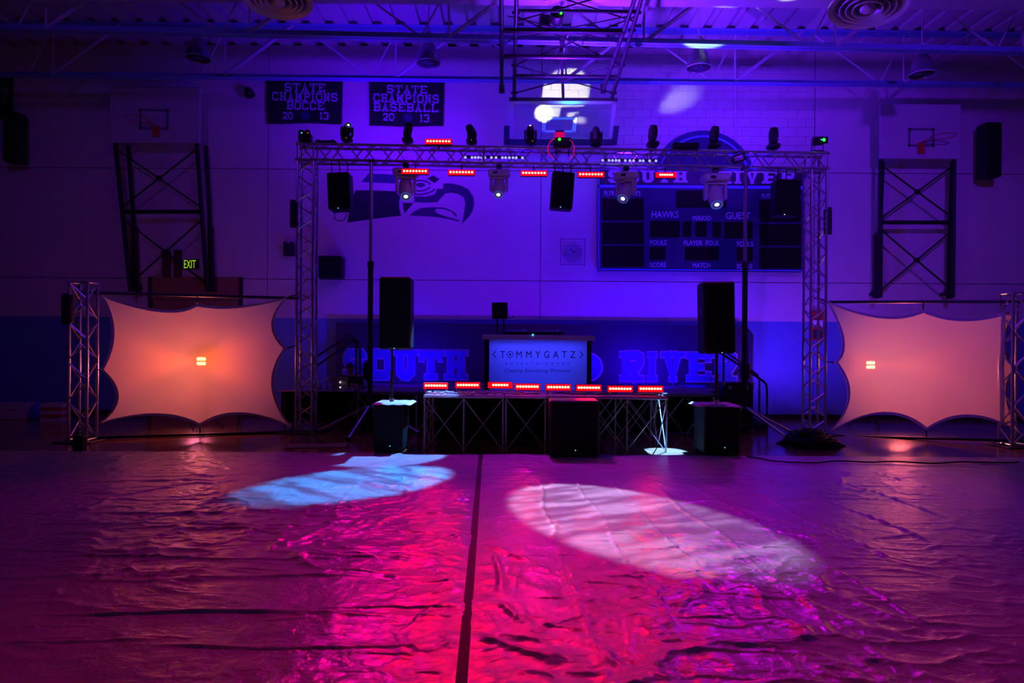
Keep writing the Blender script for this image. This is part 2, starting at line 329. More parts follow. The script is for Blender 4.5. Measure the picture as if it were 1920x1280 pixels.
# ------------------------------------------------------------------ builders
class MB:
    def __init__(s): s.v = []; s.f = []; s.smooth = False
    def add(s, vs, fs):
        n = len(s.v); s.v += [tuple(v) for v in vs]; s.f += [tuple(n + i for i in f) for f in fs]; return s
    def box(s, c, size, rot=None, taper=1.0):
        x, y, z = (k / 2 for k in size); t = taper
        vs = [(-x, -y, -z), (x, -y, -z), (x, y, -z), (-x, y, -z), (-x * t, -y * t, z), (x * t, -y * t, z), (x * t, y * t, z), (-x * t, y * t, z)]
        vs = [Vector(v) for v in vs]
        if rot is not None: vs = [rot @ v for v in vs]
        c = Vector(c)
        return s.add([v + c for v in vs], [(0, 3, 2, 1), (4, 5, 6, 7), (0, 1, 5, 4), (1, 2, 6, 5), (2, 3, 7, 6), (3, 0, 4, 7)])
    def cbox(s, c, size, b=0.01, rot=None):
        """box with chamfered vertical-plane edges (bevelled on all edges)"""
        bm = bmesh.new(); bmesh.ops.create_cube(bm, size=1.0)
        bmesh.ops.scale(bm, vec=size, verts=bm.verts)
        bmesh.ops.bevel(bm, geom=bm.edges[:], offset=min(b, min(size) * 0.45), segments=1, affect='EDGES', profile=0.5)
        bm.verts.index_update()
        vs = [v.co.copy() for v in bm.verts]; fs = [tuple(v.index for v in f.verts) for f in bm.faces]; bm.free()
        if rot is not None: vs = [rot @ v for v in vs]
        c = Vector(c); return s.add([v + c for v in vs], fs)
    def tube(s, p0, p1, r, n=10, r1=None):
        return s.path([p0, p1], r, n, r1=r1)
    def path(s, pts, r, n=8, closed=False, r1=None, cap=True):
        pts = [Vector(p) for p in pts]; k = len(pts); rings = []
        prev = None
        for i, p in enumerate(pts):
            if closed: t = pts[(i + 1) % k] - pts[i - 1]
            else: t = pts[min(i + 1, k - 1)] - pts[max(i - 1, 0)]
            t.normalize()
            if prev is None:
                a = Vector((0, 0, 1)) if abs(t.z) < 0.9 else Vector((1, 0, 0))
                a = (a - t * a.dot(t)).normalized()
            else:
                a = prev - t * prev.dot(t)
                a = a.normalized() if a.length > 1e-6 else t.orthogonal().normalized()
            prev = a; bvec = t.cross(a)
            rr = r if r1 is None else r + (r1 - r) * i / max(1, k - 1)
            rings.append([p + (a * math.cos(2 * PI * j / n) + bvec * math.sin(2 * PI * j / n)) * rr for j in range(n)])
        vs = [v for ring in rings for v in ring]; fs = []
        for i in range(k if closed else k - 1):
            i2 = (i + 1) % k
            for j in range(n):
                fs.append((i * n + j, i * n + (j + 1) % n, i2 * n + (j + 1) % n, i2 * n + j))
        if not closed and cap:
            fs.append(tuple(range(n))[::-1]); fs.append(tuple((k - 1) * n + j for j in range(n)))
        return s.add(vs, fs)
    def lathe(s, prof, n=24, c=(0, 0, 0), rot=None, cap=True):
        c = Vector(c); vs = []; fs = []
        for (r, z) in prof:
            for j in range(n):
                v = Vector((r * math.cos(2 * PI * j / n), r * math.sin(2 * PI * j / n), z))
                vs.append((rot @ v if rot is not None else v) + c)
        for i in range(len(prof) - 1):
            for j in range(n):
                fs.append((i * n + j, i * n + (j + 1) % n, (i + 1) * n + (j + 1) % n, (i + 1) * n + j))
        if cap and prof[0][0] > 1e-5: fs.append(tuple(range(n))[::-1])
        if cap and prof[-1][0] > 1e-5: fs.append(tuple((len(prof) - 1) * n + j for j in range(n)))
        return s.add(vs, fs)
    def prism(s, poly, depth):
        """poly: list of points (3D, roughly in an XZ plane), extruded by depth along +Y"""
        n = len(poly); vs = [Vector(p) for p in poly] + [Vector(p) + Vector((0, depth, 0)) for p in poly]
        return s.add(vs, [tuple(range(n)), tuple(range(n, 2 * n))[::-1]] + [(i, (i + 1) % n, n + (i + 1) % n, n + i)[::-1] for i in range(n)])
    def mesh(s, name, m):
        me = bpy.data.meshes.new(name); me.from_pydata([tuple(v) for v in s.v], [], s.f)
        for mm in (m if isinstance(m, (list, tuple)) else [m]): me.materials.append(mm)
        bm = bmesh.new(); bm.from_mesh(me); bmesh.ops.recalc_face_normals(bm, faces=bm.faces[:]); bm.to_mesh(me); bm.free()
        if s.smooth:
            me.polygons.foreach_set('use_smooth', [True] * len(me.polygons))
        me.update(); return me
    def build(s, name, m, parent=None, smooth=False, label=None):
        s.smooth = smooth
        off = ORG.get(parent.name, Vector((0, 0, 0))) if parent is not None else Vector((0, 0, 0))
        if off.length: s.v = [tuple(Vector(v) - off) for v in s.v]
        o = bpy.data.objects.new(name, s.mesh(name, m)); C.objects.link(o)
        if parent is not None: o.parent = parent
        if label: o['label'] = label
        return o
ORG = {}
def tag(o, label=None, cat=None, group=None, kind=None):
    if label: o['label'] = label
    if cat: o['category'] = cat
    if group: o['group'] = group
    if kind: o['kind'] = kind
    return o
def thing(name, label, cat, loc=(0, 0, 0), group=None, rot=None, world=True):
    """an Empty at the thing's base; parts of a world thing are given in hall coordinates"""
    o = bpy.data.objects.new(name, None); C.objects.link(o); o.location = loc; o.empty_display_size = 0.1
    if rot: o.rotation_euler = rot
    if world: ORG[o.name] = Vector(loc)
    return tag(o, label, cat, group)
def dup(root, loc, rot=None, label=None, group=None):
    r = root.copy(); C.objects.link(r); r.location = loc
    if rot is not None: r.rotation_euler = rot
    if label: r['label'] = label
    if group: r['group'] = group
    for ch in list(root.children):
        c = ch.copy(); C.objects.link(c); c.parent = r
        for g in list(ch.children):
            d = g.copy(); C.objects.link(d); d.parent = c
    return r
_UNIT = {}
def rod(parent, name, p0, p1, r, m, n=8, r2=None):
    """a straight tube as a part of its own; alike tubes share one mesh"""
    key = (m.name, n, name)
    if key not in _UNIT:
        _UNIT[key] = MB().lathe([(1, 0), (1, 1)], n).mesh(name, m)
    p0, p1 = Vector(p0), Vector(p1); off = ORG.get(parent.name, Vector((0, 0, 0))) if parent is not None else Vector((0, 0, 0))
    o = bpy.data.objects.new(name, _UNIT[key]); C.objects.link(o)
    d = p1 - p0
    o.location = p0 - off; o.rotation_mode = 'QUATERNION'; o.rotation_quaternion = d.to_track_quat('Z', 'Y')
    o.scale = (r, r2 or r, d.length)
    if parent is not None: o.parent = parent
    return o
def struct(o, label=None):
    o['kind'] = 'structure'
    if label: o['label'] = label
    return o
def pxbox(x0, y0, x1, y1, d, depth, name, m, parent=None, front=True, b=0.0, label=None):
    """a box whose front face covers the pixel rectangle at distance d"""
    a, c = at((x0 + x1) / 2, (y0 + y1) / 2, d), None
    w = abs(x1 - x0) * d / F; h = abs(y1 - y0) * d / F
    cc = a + Vector((0, depth / 2 if front else 0, 0))
    mb = MB()
    if b: mb.cbox(cc, (w, depth, h), b)
    else: mb.box(cc, (w, depth, h))
    return mb.build(name, m, parent, label=label)

def text_mb(body, box, y, thick=0.004, shear=0.0, spacing=1.0, offset=0.0):
    """mesh of a line of text, stretched to fill box=(x0,z0,x1,z1) on the plane y, facing the camera"""
    cu = bpy.data.curves.new('text', 'FONT'); cu.body = body; cu.shear = shear; cu.space_character = spacing; cu.offset = offset
    cu.resolution_u = 3
    o = bpy.data.objects.new('text', cu); C.objects.link(o)
    dg = bpy.context.evaluated_depsgraph_get(); me = bpy.data.meshes.new_from_object(o.evaluated_get(dg))
    vs = [v.co.copy() for v in me.vertices]; fs = [tuple(p.vertices) for p in me.polygons]
    bpy.data.objects.remove(o); bpy.data.curves.remove(cu); bpy.data.meshes.remove(me)
    xs = [v.x for v in vs]; ys = [v.y for v in vs]
    ax, bx, ay, by = min(xs), max(xs), min(ys), max(ys)
    x0, z0, x1, z1 = box; mb = MB()
    mb.add([(x0 + (v.x - ax) / (bx - ax) * (x1 - x0), y, z0 + (v.y - ay) / (by - ay) * (z1 - z0)) for v in vs], fs)
    return mb
def pxtext(body, x0, y0, x1, y1, d, name, m, parent, shear=0.0, spacing=1.0, offset=0.0):
    a = at(x0, (y0 + y1) / 2, d); b2 = at(x1, (y0 + y1) / 2, d); hz = (y1 - y0) * d / F / 2
    mb = text_mb(body, (a.x, a.z - hz, b2.x, a.z + hz), d, shear=shear, spacing=spacing, offset=offset)
    sl = (b2.z - a.z) / (b2.x - a.x)
    mb.v = [(v[0], v[1], v[2] + (v[0] - a.x) * sl) for v in mb.v]
    return mb.build(name, m, parent)

# college block letters: strokes along centre lines with slab serifs, in a unit box
def stroke(mb, pts, t, tf, closed=False):
    pts = [Vector((p[0], p[1])) for p in pts]; n = len(pts); L = []; R = []
    for i in range(n):
        if closed or 0 < i < n - 1:
            d0 = (pts[i] - pts[i - 1]).normalized(); d1 = (pts[(i + 1) % n] - pts[i]).normalized()
            n0 = Vector((-d0.y, d0.x)); n1 = Vector((-d1.y, d1.x)); mt = (n0 + n1)
            mt = mt / max(0.3, mt.length_squared) * 2 * 0.5 * 2 / 2
            k = (n0 + n1); k = k * (1.0 / max(0.4, 1 + n0.dot(n1)))
        else:
            d = (pts[1] - pts[0]) if i == 0 else (pts[-1] - pts[-2]); d.normalize(); k = Vector((-d.y, d.x))
        L.append(pts[i] + k * t / 2); R.append(pts[i] - k * t / 2)
    m = n if closed else n - 1
    for i in range(m):
        j = (i + 1) % n; tf(mb, [L[i], L[j], R[j], R[i]])
def glyph(mb, ch, t, tf, e=0.0):
    """e widens every stroke and serif (for a pale edge behind)"""
    h = t / 2; a, b = h, 1 - h; c = 0.24
    def S(p, closed=False):
        if e and not closed:
            p = [Vector(q) for q in p]
            d = (p[0] - p[1]).normalized() * e; d2 = (p[-1] - p[-2]).normalized() * e
            p = [p[0] + d] + p[1:-1] + [p[-1] + d2] if len(p) > 2 else [p[0] + d, p[1] + d2]
        stroke(mb, p, t + 2 * e, tf, closed)
    def R(x0, y0, x1, y1): tf(mb, [Vector((x0 - e, y0 - e)), Vector((x1 + e, y0 - e)), Vector((x1 + e, y1 + e)), Vector((x0 - e, y1 + e))])
    sv = 0.16; sx = 0.12
    def serif(x, y, top): R(x - h - sx, (1 - sv) if top else 0, x + h + sx, 1 if top else sv)
    q = sx + h
    if ch in 'O0': S([(a, c), (c, a * .8), (1 - c, a * .8), (b, c), (b, 1 - c), (1 - c, 1 - a * .8), (c, 1 - a * .8), (a, 1 - c)], True)
    elif ch == 'C': S([(b, .66), (b, 1 - c), (1 - c, 1 - a * .8), (c, 1 - a * .8), (a, 1 - c), (a, c), (c, a * .8), (1 - c, a * .8), (b, c), (b, .34)])
    elif ch == 'S': S([(b, .70), (b, 1 - c), (1 - c, 1 - a * .8), (c, 1 - a * .8), (a, 1 - c), (a, .62), (c, .52), (1 - c, .48), (b, .38), (b, c), (1 - c, a * .8), (c, a * .8), (a, c), (a, .30)])
    elif ch == 'U': S([(q, 1), (q, c), (q + .14, a * .8), (1 - q - .14, a * .8), (1 - q, c), (1 - q, 1)]); serif(q, 1, True); serif(1 - q, 1, True)
    elif ch == 'T': S([(.5, 0), (.5, 1)]); R(0, 1 - t * .8, 1, 1); R(0, .62, t * .6, 1); R(1 - t * .6, .62, 1, 1); serif(.5, 0, False)
    elif ch == 'H':
        for x in (q, 1 - q): S([(x, 0), (x, 1)]); serif(x, 0, True); serif(x, 0, False)
        R(q, .5 - t * .4, 1 - q, .5 + t * .4)
    elif ch == 'I': S([(.5, 0), (.5, 1)]); R(.12, 0, .88, sv); R(.12, 1 - sv, .88, 1)
    elif ch == '1': S([(.5, 0), (.5, 1)]); R(.15, 0, .85, sv); S([(.5, .95), (.2, .72)])
    elif ch == 'V': S([(q, 1), (.5, .06), (1 - q, 1)]); serif(q, 1, True); serif(1 - q, 1, True); R(.5 - h, 0, .5 + h, .12)
    elif ch == 'A': S([(q, 0), (.5, .94), (1 - q, 0)]); serif(q, 0, False); serif(1 - q, 0, False); R(.28, .26, .72, .26 + t * .7); R(.5 - h, .88, .5 + h, 1)
    elif ch == 'E': S([(q, 0), (q, 1)]); R(0, 0, 1, sv * 1.2); R(0, 1 - sv * 1.2, 1, 1); R(q, .5 - t * .35, .72, .5 + t * .35); R(1 - t * .6, 0, 1, .32); R(1 - t * .6, .68, 1, 1)
    elif ch == 'L': S([(q, 0), (q, 1)]); R(0, 0, 1, sv * 1.2); R(1 - t * .6, 0, 1, .36); serif(q, 0, True)
    elif ch == 'M':
        for x in (q, 1 - q): S([(x, 0), (x, 1)]); serif(x, 0, False)
        S([(q, .95), (.5, .35), (1 - q, .95)]); R(0, 1 - sv, q, 1); R(1 - q, 1 - sv, 1, 1)
    elif ch == 'N':
        for x in (q, 1 - q): S([(x, 0), (x, 1)])
        S([(q, .95), (1 - q, .05)]); serif(q, 0, False); R(0, 1 - sv, q, 1); serif(1 - q, 0, True)
    elif ch in 'PRB':
        S([(q, 0), (q, 1)]); R(0, 0, q + h + sx, sv); R(0, 1 - sv, q, 1)
        S([(q, 1 - a * .8), (1 - c, 1 - a * .8), (b, .84), (b, .62), (1 - c, .5), (q, .5)])
        if ch == 'R': S([(.55, .5), (1 - q, 0)]); serif(1 - q, 0, False)
        if ch == 'B': S([(q, .5), (1 - c, .5), (b, .38), (b, .2), (1 - c, a * .8), (q, a * .8)])
    elif ch == '2': S([(a, .70), (a, 1 - c), (c, 1 - a * .8), (1 - c, 1 - a * .8), (b, 1 - c), (b, .58), (a, .14)]); R(0, 0, 1, sv * 1.2)
    elif ch == '3': S([(a, .74), (a, 1 - c), (c, 1 - a * .8), (1 - c, 1 - a * .8), (b, 1 - c), (b, .60), (.62, .5), (b, .40), (b, c), (1 - c, a * .8), (c, a * .8), (a, c), (a, .28)])
KN = [0]
def block_word(word, x0, y0, x1, y1, d, m, parent, t=0.26, gap=0.12, name='lettering', thick=0.006, per_letter=False, edge=None, e=0.05, skew=0.0):
    """draw a word in block letters over the pixel box (x0,y0)-(x1,y1) at distance d"""
    wts = [0.55 if c in 'I1' else (1.15 if c == 'M' else 1.0) for c in word]
    tot = sum(wts) + gap * (len(word) - 1); x = x0; out = []
    mb = MB(); me_ = MB()
    for c, w in zip(word, wts):
        lw = (x1 - x0) * w / tot
        def tf(b_, poly, x=x, lw=lw, dd=d, th=thick):
            KN[0] = (KN[0] + 1) % 24
            b_.prism([at(x + p.x * lw, y1 - p.y * (y1 - y0) + skew * (x + p.x * lw - x0), dd - KN[0] * 0.0006) for p in poly], th)
        def tf2(b_, poly, x=x, lw=lw): tf(b_, poly, x, lw, d + thick + 0.018, thick)
        glyph(mb, c, t if c not in 'I1' else t / 0.62, tf)
        if edge: glyph(me_, c, t if c not in 'I1' else t / 0.62, tf2, e)
        if per_letter:
            lo = mb.build('letter', m, parent)
            if edge:
                eo = me_.build('letter_edge', edge, None); off = ORG.get(parent.name, Vector((0, 0, 0)))
                eo.location = -off; eo.parent = lo
            mb = MB(); me_ = MB()
        x += lw + (x1 - x0) * gap / tot
    if not per_letter:
        mb.build(name, m, parent)

# ------------------------------------------------------------------ the hall
CZ = 8.34
XL, XR = -14.2, 14.6
fl = struct(MB().box(((XL + XR) / 2, 7.2, -0.05), (XR - XL, 17.2, 0.1)).build('floor', M_FLOOR), 'glossy wooden gymnasium floor')
ce = MB()
for i in range(58):
    x = XL + i * (XR - XL) / 58
    w = (XR - XL) / 58
    ce.box((x + w * 0.3, 7.2, CZ + 0.06), (w * 0.6, 17.2, 0.12)); ce.box((x + w * 0.8, 7.2, CZ + 0.10), (w * 0.4, 17.2, 0.04))
struct(ce.build('ceiling', M_CEIL), 'ribbed metal roof deck')
struct(MB().box((XL - 0.1, 7.2, CZ / 2), (0.2, 17.2, CZ)).build('wall_left', M_SIDE))
struct(MB().box((XR + 0.1, 7.2, CZ / 2), (0.2, 17.2, CZ)).build('wall_right', M_SIDE))
wb = struct(MB().box(((XL + XR) / 2, DW + 0.13, CZ / 2), (XR - XL, 0.2, CZ)).build('wall_back', M_MORTAR), 'back wall of painted concrete with pale blue wainscot')
ZS, Z1, Z2 = 2.193, 3.07, 5.55
seams = [XL, -11.7, -5.53, 0.63, 6.80, 12.95, XR]
for i in range(len(seams) - 1):
    x0, x1 = seams[i] + 0.008, seams[i + 1] - 0.008
    for z0, z1, m in ((0, ZS, M_WBLUE), (ZS, Z1 - 0.008, M_WALL), (Z1 + 0.008, Z2 - 0.008, M_WALL), (Z2 + 0.008, CZ, M_WALL)):
        if i == 3 and z0 > 5: continue
        MB().box(((x0 + x1) / 2, DW + 0.02, (z0 + z1) / 2), (x1 - x0, 0.04, z1 - z0)).build('wall_panel', m, wb)
# the bay that a beam lights shows its blocks
bw, bh = 0.4113, 0.2025
blk = {}
z = Z2 + 0.008; row = 0
while z < CZ - 0.01:
    zt = min(z + bh, CZ); x = 0.638 - (bw / 2 if row % 2 else 0)
    while x < 6.79:
        xa, xb = max(x, 0.638), min(x + bw, 6.792)
        if xb - xa > 0.03:
            key = (round(xb - xa, 3), round(zt - z, 3))
            if key not in blk:
                blk[key] = MB().cbox((0, 0, 0), (xb - xa - 0.005, 0.04, zt - z - 0.005), 0.004).mesh('concrete_block', M_WALL)
            o = bpy.data.objects.new('concrete_block', blk[key]); C.objects.link(o); o.parent = wb
            o.location = ((xa + xb) / 2, DW + 0.02 + random.uniform(-0.0015, 0.0015), (z + zt) / 2)
        x += bw
    z += bh; row += 1
struct(MB().box(((XL + XR) / 2, DW - 0.008, 0.05), (XR - XL, 0.016, 0.10)).build('baseboard_back', M_BLACK), 'black rubber baseboard')

# door behind the amber screen, with its lintel panel
d1 = struct(MB().box(at(367, 540, DW - 0.02), (2.0, 0.03, 0.50)).build('door_1', M_TAN), 'tan panel over the double door')
pa = at(367, 540, DW - 0.03)
for s in (-1, 1):
    MB().cbox((pa.x + s * 0.49, DW - 0.03, (pa.z - 0.27) / 2), (0.95, 0.05, pa.z - 0.27), 0.01).build('door_leaf', M_TAN, d1)
    MB().box((pa.x + s * 1.02, DW - 0.03, (pa.z + 0.25) / 2), (0.07, 0.06, pa.z + 0.25)).build('door_frame', M_DARKM, d1)

# ------------------------------------------------------------------ tarpaulins
def noise2(x, y, scale, seed, oct=3):
    r = np.random.default_rng(seed); out = np.zeros_like(x); amp = 1.0
    for o in range(oct):
        n = 64; g = r.normal(size=(n, n))
        u = (x / scale * 2 ** o) % n; v = (y / scale * 2 ** o) % n
        i0 = np.floor(u).astype(int); j0 = np.floor(v).astype(int); fu = u - i0; fv = v - j0
        fu = fu * fu * (3 - 2 * fu); fv = fv * fv * (3 - 2 * fv)
        i1 = (i0 + 1) % n; j1 = (j0 + 1) % n; i0 %= n; j0 %= n
        out += amp * ((g[i0, j0] * (1 - fu) + g[i1, j0] * fu) * (1 - fv) + (g[i0, j1] * (1 - fu) + g[i1, j1] * fu) * fv)
        amp *= 0.5
    return out
def ridge(d, w): return np.exp(-(d / w) ** 2)
def seg_ridge(X, Y, a, b, w, h, asym=0.0):
    """a raised fold from a to b on the sheet"""
    a = np.array(a); b = np.array(b); ab = b - a; L = np.hypot(*ab)
    t = ((X - a[0]) * ab[0] + (Y - a[1]) * ab[1]) / L ** 2
    dist = ((X - a[0]) * ab[1] - (Y - a[1]) * ab[0]) / L
    dist = dist + 0.03 * np.sin(t * L * 3.1 + a[0] * 5)
    env = np.clip(t / 0.22, 0, 1) * np.clip((1 - t) / 0.22, 0, 1) * (0.75 + 0.35 * np.sin(t * L * 2.3 + b[0] * 3))
    return h * env * ridge(dist, w * (0.8 + 0.3 * np.sin(t * L * 1.7 + b[1])))
def taped(Y): return -0.457 + (10.26 - Y) / (10.26 - 3.4) * 0.217
def tarp(name, side, mat_, label, folds, creases, wr, seed):
    nx, ny = 520, 620
    ys = 2.2 + (10.26 - 2.2) * np.linspace(0, 1, ny) ** 1.25
    if side < 0: s = np.linspace(0, 1, nx) ** 1.3; xe = XL + 1.2
    else: s = np.linspace(0, 1, nx) ** 1.3; xe = XR - 1.6
    Y = np.repeat(ys[:, None], nx, 1)
    X0 = taped(Y) + 0.004 * side
    X = X0 + (xe - X0) * s[None, :]
    if side > 0: wr = 0.55 + 0.95 * np.clip(1.3 - np.hypot(np.clip(X - 0.6, 0, 9) * 0.55, np.clip(Y - 4.2, 0, 9) * 0.5), 0, 1)
    Z = 0.010 + 0.0035 * noise2(X, Y, 0.55, seed) * wr + 0.0020 * noise2(X + 0.3 * Y, Y, 0.16, seed + 1) * wr
    for sc_, am, ex in ((0.75, .0130, 5), (0.38, .0100, 4), (0.20, .0055, 3)):
        nn = np.abs(noise2(X + 0.25 * noise2(X, Y, 0.8, seed + 9, 1), Y * 1.3, sc_, seed + int(sc_ * 100), 2))
        Z += am * wr * np.clip(1 - nn * 1.2, 0, 1) ** ex * (0.35 + np.clip(noise2(X, Y, 1.4, seed + 17, 1) + .4, 0, 1.2))
    w2 = np.clip(noise2(X, Y, 0.9, seed + 2, 2), 0, 1.2)
    Z += w2 * 0.010 * (1 - np.abs(noise2(X * 0.6, Y, 0.22, seed + 3, 2)).clip(0, 1)) ** 2 * wr
    for (a, b, w, h) in folds: Z += seg_ridge(X, Y, a, b, w * 1.1, h * 0.52)
    for (a, b, w, h) in creases: Z += seg_ridge(X, Y, a, b, w, h)
    edge = np.clip((X - X0) * side / 0.12, 0, 1); Z = 0.006 + (Z - 0.006) * edge
    Z = np.clip(Z, 0.004, None)
    co = np.stack([X, Y, Z], -1).reshape(-1, 3).astype(np.float32)
    idx = np.arange(nx * ny).reshape(ny, nx)
    q = np.stack([idx[:-1, :-1], idx[:-1, 1:], idx[1:, 1:], idx[1:, :-1]], -1)
    if side < 0: q = q[..., ::-1]
    q = q.reshape(-1, 4).astype(np.int32)
    me = bpy.data.meshes.new(name); me.vertices.add(len(co)); me.vertices.foreach_set('co', co.ravel())
    me.loops.add(q.size); me.loops.foreach_set('vertex_index', q.ravel())
    me.polygons.add(len(q)); me.polygons.foreach_set('loop_start', np.arange(0, q.size, 4, dtype=np.int32))
    me.polygons.foreach_set('use_smooth', np.ones(len(q), dtype=bool))
    me.update(calc_edges=True); me.materials.append(mat_)
    o = bpy.data.objects.new(name, me); C.objects.link(o); tag(o, label, 'tarpaulin'); return o
def fa(px, py): p = floor_at(px, py); return (p.x, p.y)
lf = []
for (x0, x1, py, h) in ((0, 860, 1048, .035), (100, 720, 1086, .026), (0, 840, 1150, .034), (220, 860, 1215, .022), (0, 520, 985, .030), (120, 500, 964, .026),
                        (0, 500, 903, .024), (240, 520, 938, .024), (0, 700, 985, .018), (330, 700, 1011, .014), (120, 420, 1092, .02), (560, 850, 1145, .03), (620, 800, 1233, .03), (300, 600, 1210, .03), (0, 300, 1205, .02)):
    lf.append((fa(x0, py + random.uniform(-3, 3)), fa(x1, py + random.uniform(-4, 4)), 0.022, h))
lc = [(fa(500, 856), fa(150, 1045), 0.012, .008), (fa(585, 856), fa(430, 985), 0.012, .008), (fa(690, 860), fa(560, 1100), 0.010, .006)]
rf = []
for a, b, h, w in (((1110, 874), (1372, 944), .030, .022), ((1372, 944), (1560, 1030), .018, .018), ((905, 1020), (1000, 1062), .045, .03), ((925, 1030), (935, 1130), .05, .03), ((935, 1130), (975, 1175), .06, .035),
                   ((890, 1190), (1050, 1250), .055, .035), ((1060, 1060), (1105, 1160), .045, .03), ((1040, 975), (1045, 1022), .03, .02), ((1130, 1085), (1210, 1078), .04, .025), ((1090, 1200), (1180, 1270), .03, .03),
                   ((1000, 1225), (1060, 1245), .04, .03), ((1160, 1160), (1240, 1150), .035, .02), ((960, 1262), (1050, 1278), .04, .03), ((1350, 1160), (1900, 1175), .018, .02), ((1300, 940), (1900, 935), .016, .018), ((1040, 972), (1900, 985), .010, .014),
                   ((1720, 1070), (1790, 1040), .03, .02), ((1400, 985), (1560, 1020), .02, .02), ((1395, 858), (1900, 872), .02, .03)):
    rf.append((fa(*a), fa(*b), w, h))
rc = []
for X in (0.28, 0.72, 1.12, 1.55, 2.0, 2.5, 3.1, 3.8, 4.6):
    rc.append(((X, 10.0), (X * 1.25 + 0.12, 2.6), 0.012, 0.017))
for k in range(60):
    px, py = 840 * random.random() ** .6, 880 + 390 * random.random()
    ln = random.uniform(40, 200); an = random.choice((0, 0, 0.12, -0.12, 0.9, -0.9))
    lf.append((fa(px, py), fa(min(870, px + ln * math.cos(an)), py + ln * .3 * math.sin(an)), random.uniform(.012, .024), random.uniform(.008, .017)))
tarp('tarpaulin', -1, M_TARPL, 'grey vinyl tarpaulin lying left of the black tape, long sideways folds', lf, lc, 0.8, 21)
rf = [(a, b, w * 1.35, h * .72) for (a, b, w, h) in rf]
for k in range(46):
    px, py = random.uniform(890, 1330), 950 + 330 * random.random() ** .7
    an = random.choice((0.2, 0.5, 1.3, 1.6, -0.2, -0.5)) + random.uniform(-.2, .2); ln = random.uniform(50, 170)
    rf.append((fa(px, py), fa(px + ln * math.cos(an), min(1300, py + ln * .55 * math.sin(an))), random.uniform(.016, .032), random.uniform(.010, .022)))
tarp('tarpaulin', 1, M_TARPR, 'wrinkled silvery tarpaulin lying right of the black tape seam', rf, rc, 1.25, 55)
tp = MB(); n = 60
for i in range(n):
    y0 = 2.2 + (10.24 - 2.2) * i / n; y1 = 2.2 + (10.24 - 2.2) * (i + 1) / n
    h0 = 0.010 + 0.002 * math.sin(y0 * 4); h1 = 0.010 + 0.002 * math.sin(y1 * 4)
    a, b2 = taped(y0), taped(y1); w = 0.03
    tp.add([(a - w, y0, h0), (a + w, y0, h0), (b2 + w, y1, h1), (b2 - w, y1, h1)], [(0, 1, 2, 3)])
    tp.add([(a - w, y0, 0.003), (a - w, y0, h0), (b2 - w, y1, h1), (b2 - w, y1, 0.003)], [(0, 1, 2, 3)])
    tp.add([(a + w, y0, 0.003), (b2 + w, y1, 0.003), (b2 + w, y1, h1), (a + w, y0, h0)], [(0, 1, 2, 3)])
tag(tp.build('gaffer_tape', M_TAPE), 'long strip of black tape over the seam between the tarpaulins', 'tape')

# ------------------------------------------------------------------ roof steel
def joist(label, p0, p1, depth, nodes, chord_h, m_chord, m_web, first=0.0):
    """open-web roof joist: double-angle bottom chord from p0 to p1, top chord under the deck, zigzag web"""
    t = thing('roof_joist', label, 'joist', p0)
    p0, p1 = Vector(p0), Vector(p1); d = (p1 - p0); L = d.length; e = d.normalized(); up = Vector((0, 0, depth))
    ang = math.atan2(e.y, e.x); rot = Matrix.Rotation(ang, 3, 'Z') @ Matrix.Rotation(-math.asin(e.z), 3, 'Y')
    nrm = rot @ Vector((0, 1, 0))
    for nm, off in (('bottom_chord', Vector((0, 0, 0))), ('top_chord', up)):
        mb = MB(); mid = (p0 + p1) / 2 + off
        sgn = 1 if nm == 'bottom_chord' else -1
        for s in (-1, 1):
            mb.box(mid + nrm * s * 0.014 + Vector((0, 0, chord_h / 2 * sgn)), (L, 0.012, chord_h), rot)
            mb.box(mid + nrm * s * 0.055 + Vector((0, 0, 0.006 * sgn)), (L, 0.075, 0.012), rot)
        mb.build(nm, m_chord, t)
    mod = L / nodes
    def web(a, za, b, zb, r):
        if not (0 <= a <= L and 0 <= b <= L): return
        rod(t, 'web_member', p0 + e * a + Vector((0, 0, za)), p0 + e * b + Vector((0, 0, zb)), r, m_web, 6)
    for k in range(nodes + 1):
        a = first + k * mod
        web(a, 0.02, a, depth, 0.022)
        web(a, 0.05, a + mod * 0.40, depth, 0.038)
        web(a + mod * 0.44, depth, a + mod * 0.86, 0.05, 0.020)
        web(a + mod * 0.86, 0.05, a + mod * 1.0, depth * 0.9, 0.016)
    return t
def jline(xa, ya, xb, yb, z):
    def pt(px, py):
        u, v = px - 960.0, 640.0 - py
        u, v = u * CR - v * SR, u * SR + v * CR
        d = (z - EYE) * F / v
        return Vector((u * d / F, d, z))
    a, b2 = pt(xa, ya), pt(xb, yb); dirn = (b2 - a)
    sc0 = (XL - a.x) / dirn.x; sc1 = (XR - a.x) / dirn.x
    return a + dirn * sc0, a + dirn * sc1
ja, jb = jline(25, 143, 1900, 163, 7.2)
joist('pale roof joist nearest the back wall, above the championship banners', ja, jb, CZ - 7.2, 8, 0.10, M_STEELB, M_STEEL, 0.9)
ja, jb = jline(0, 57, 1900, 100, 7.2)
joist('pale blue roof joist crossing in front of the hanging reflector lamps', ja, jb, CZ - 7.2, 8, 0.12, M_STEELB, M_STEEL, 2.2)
ja, jb = jline(0, 4, 1900, 22, 7.62)
jm = (ja + jb) / 2
tag(MB().cbox(jm + Vector((0, -0.35, 0.28)), ((jb - ja).length, 0.75, 0.50), 0.02, Matrix.Rotation(math.atan2((jb - ja).y, (jb - ja).x), 3, 'Z')).build('roof_duct', M_DUCT),
    'wide rectangular duct under the roof at the top edge', 'duct')

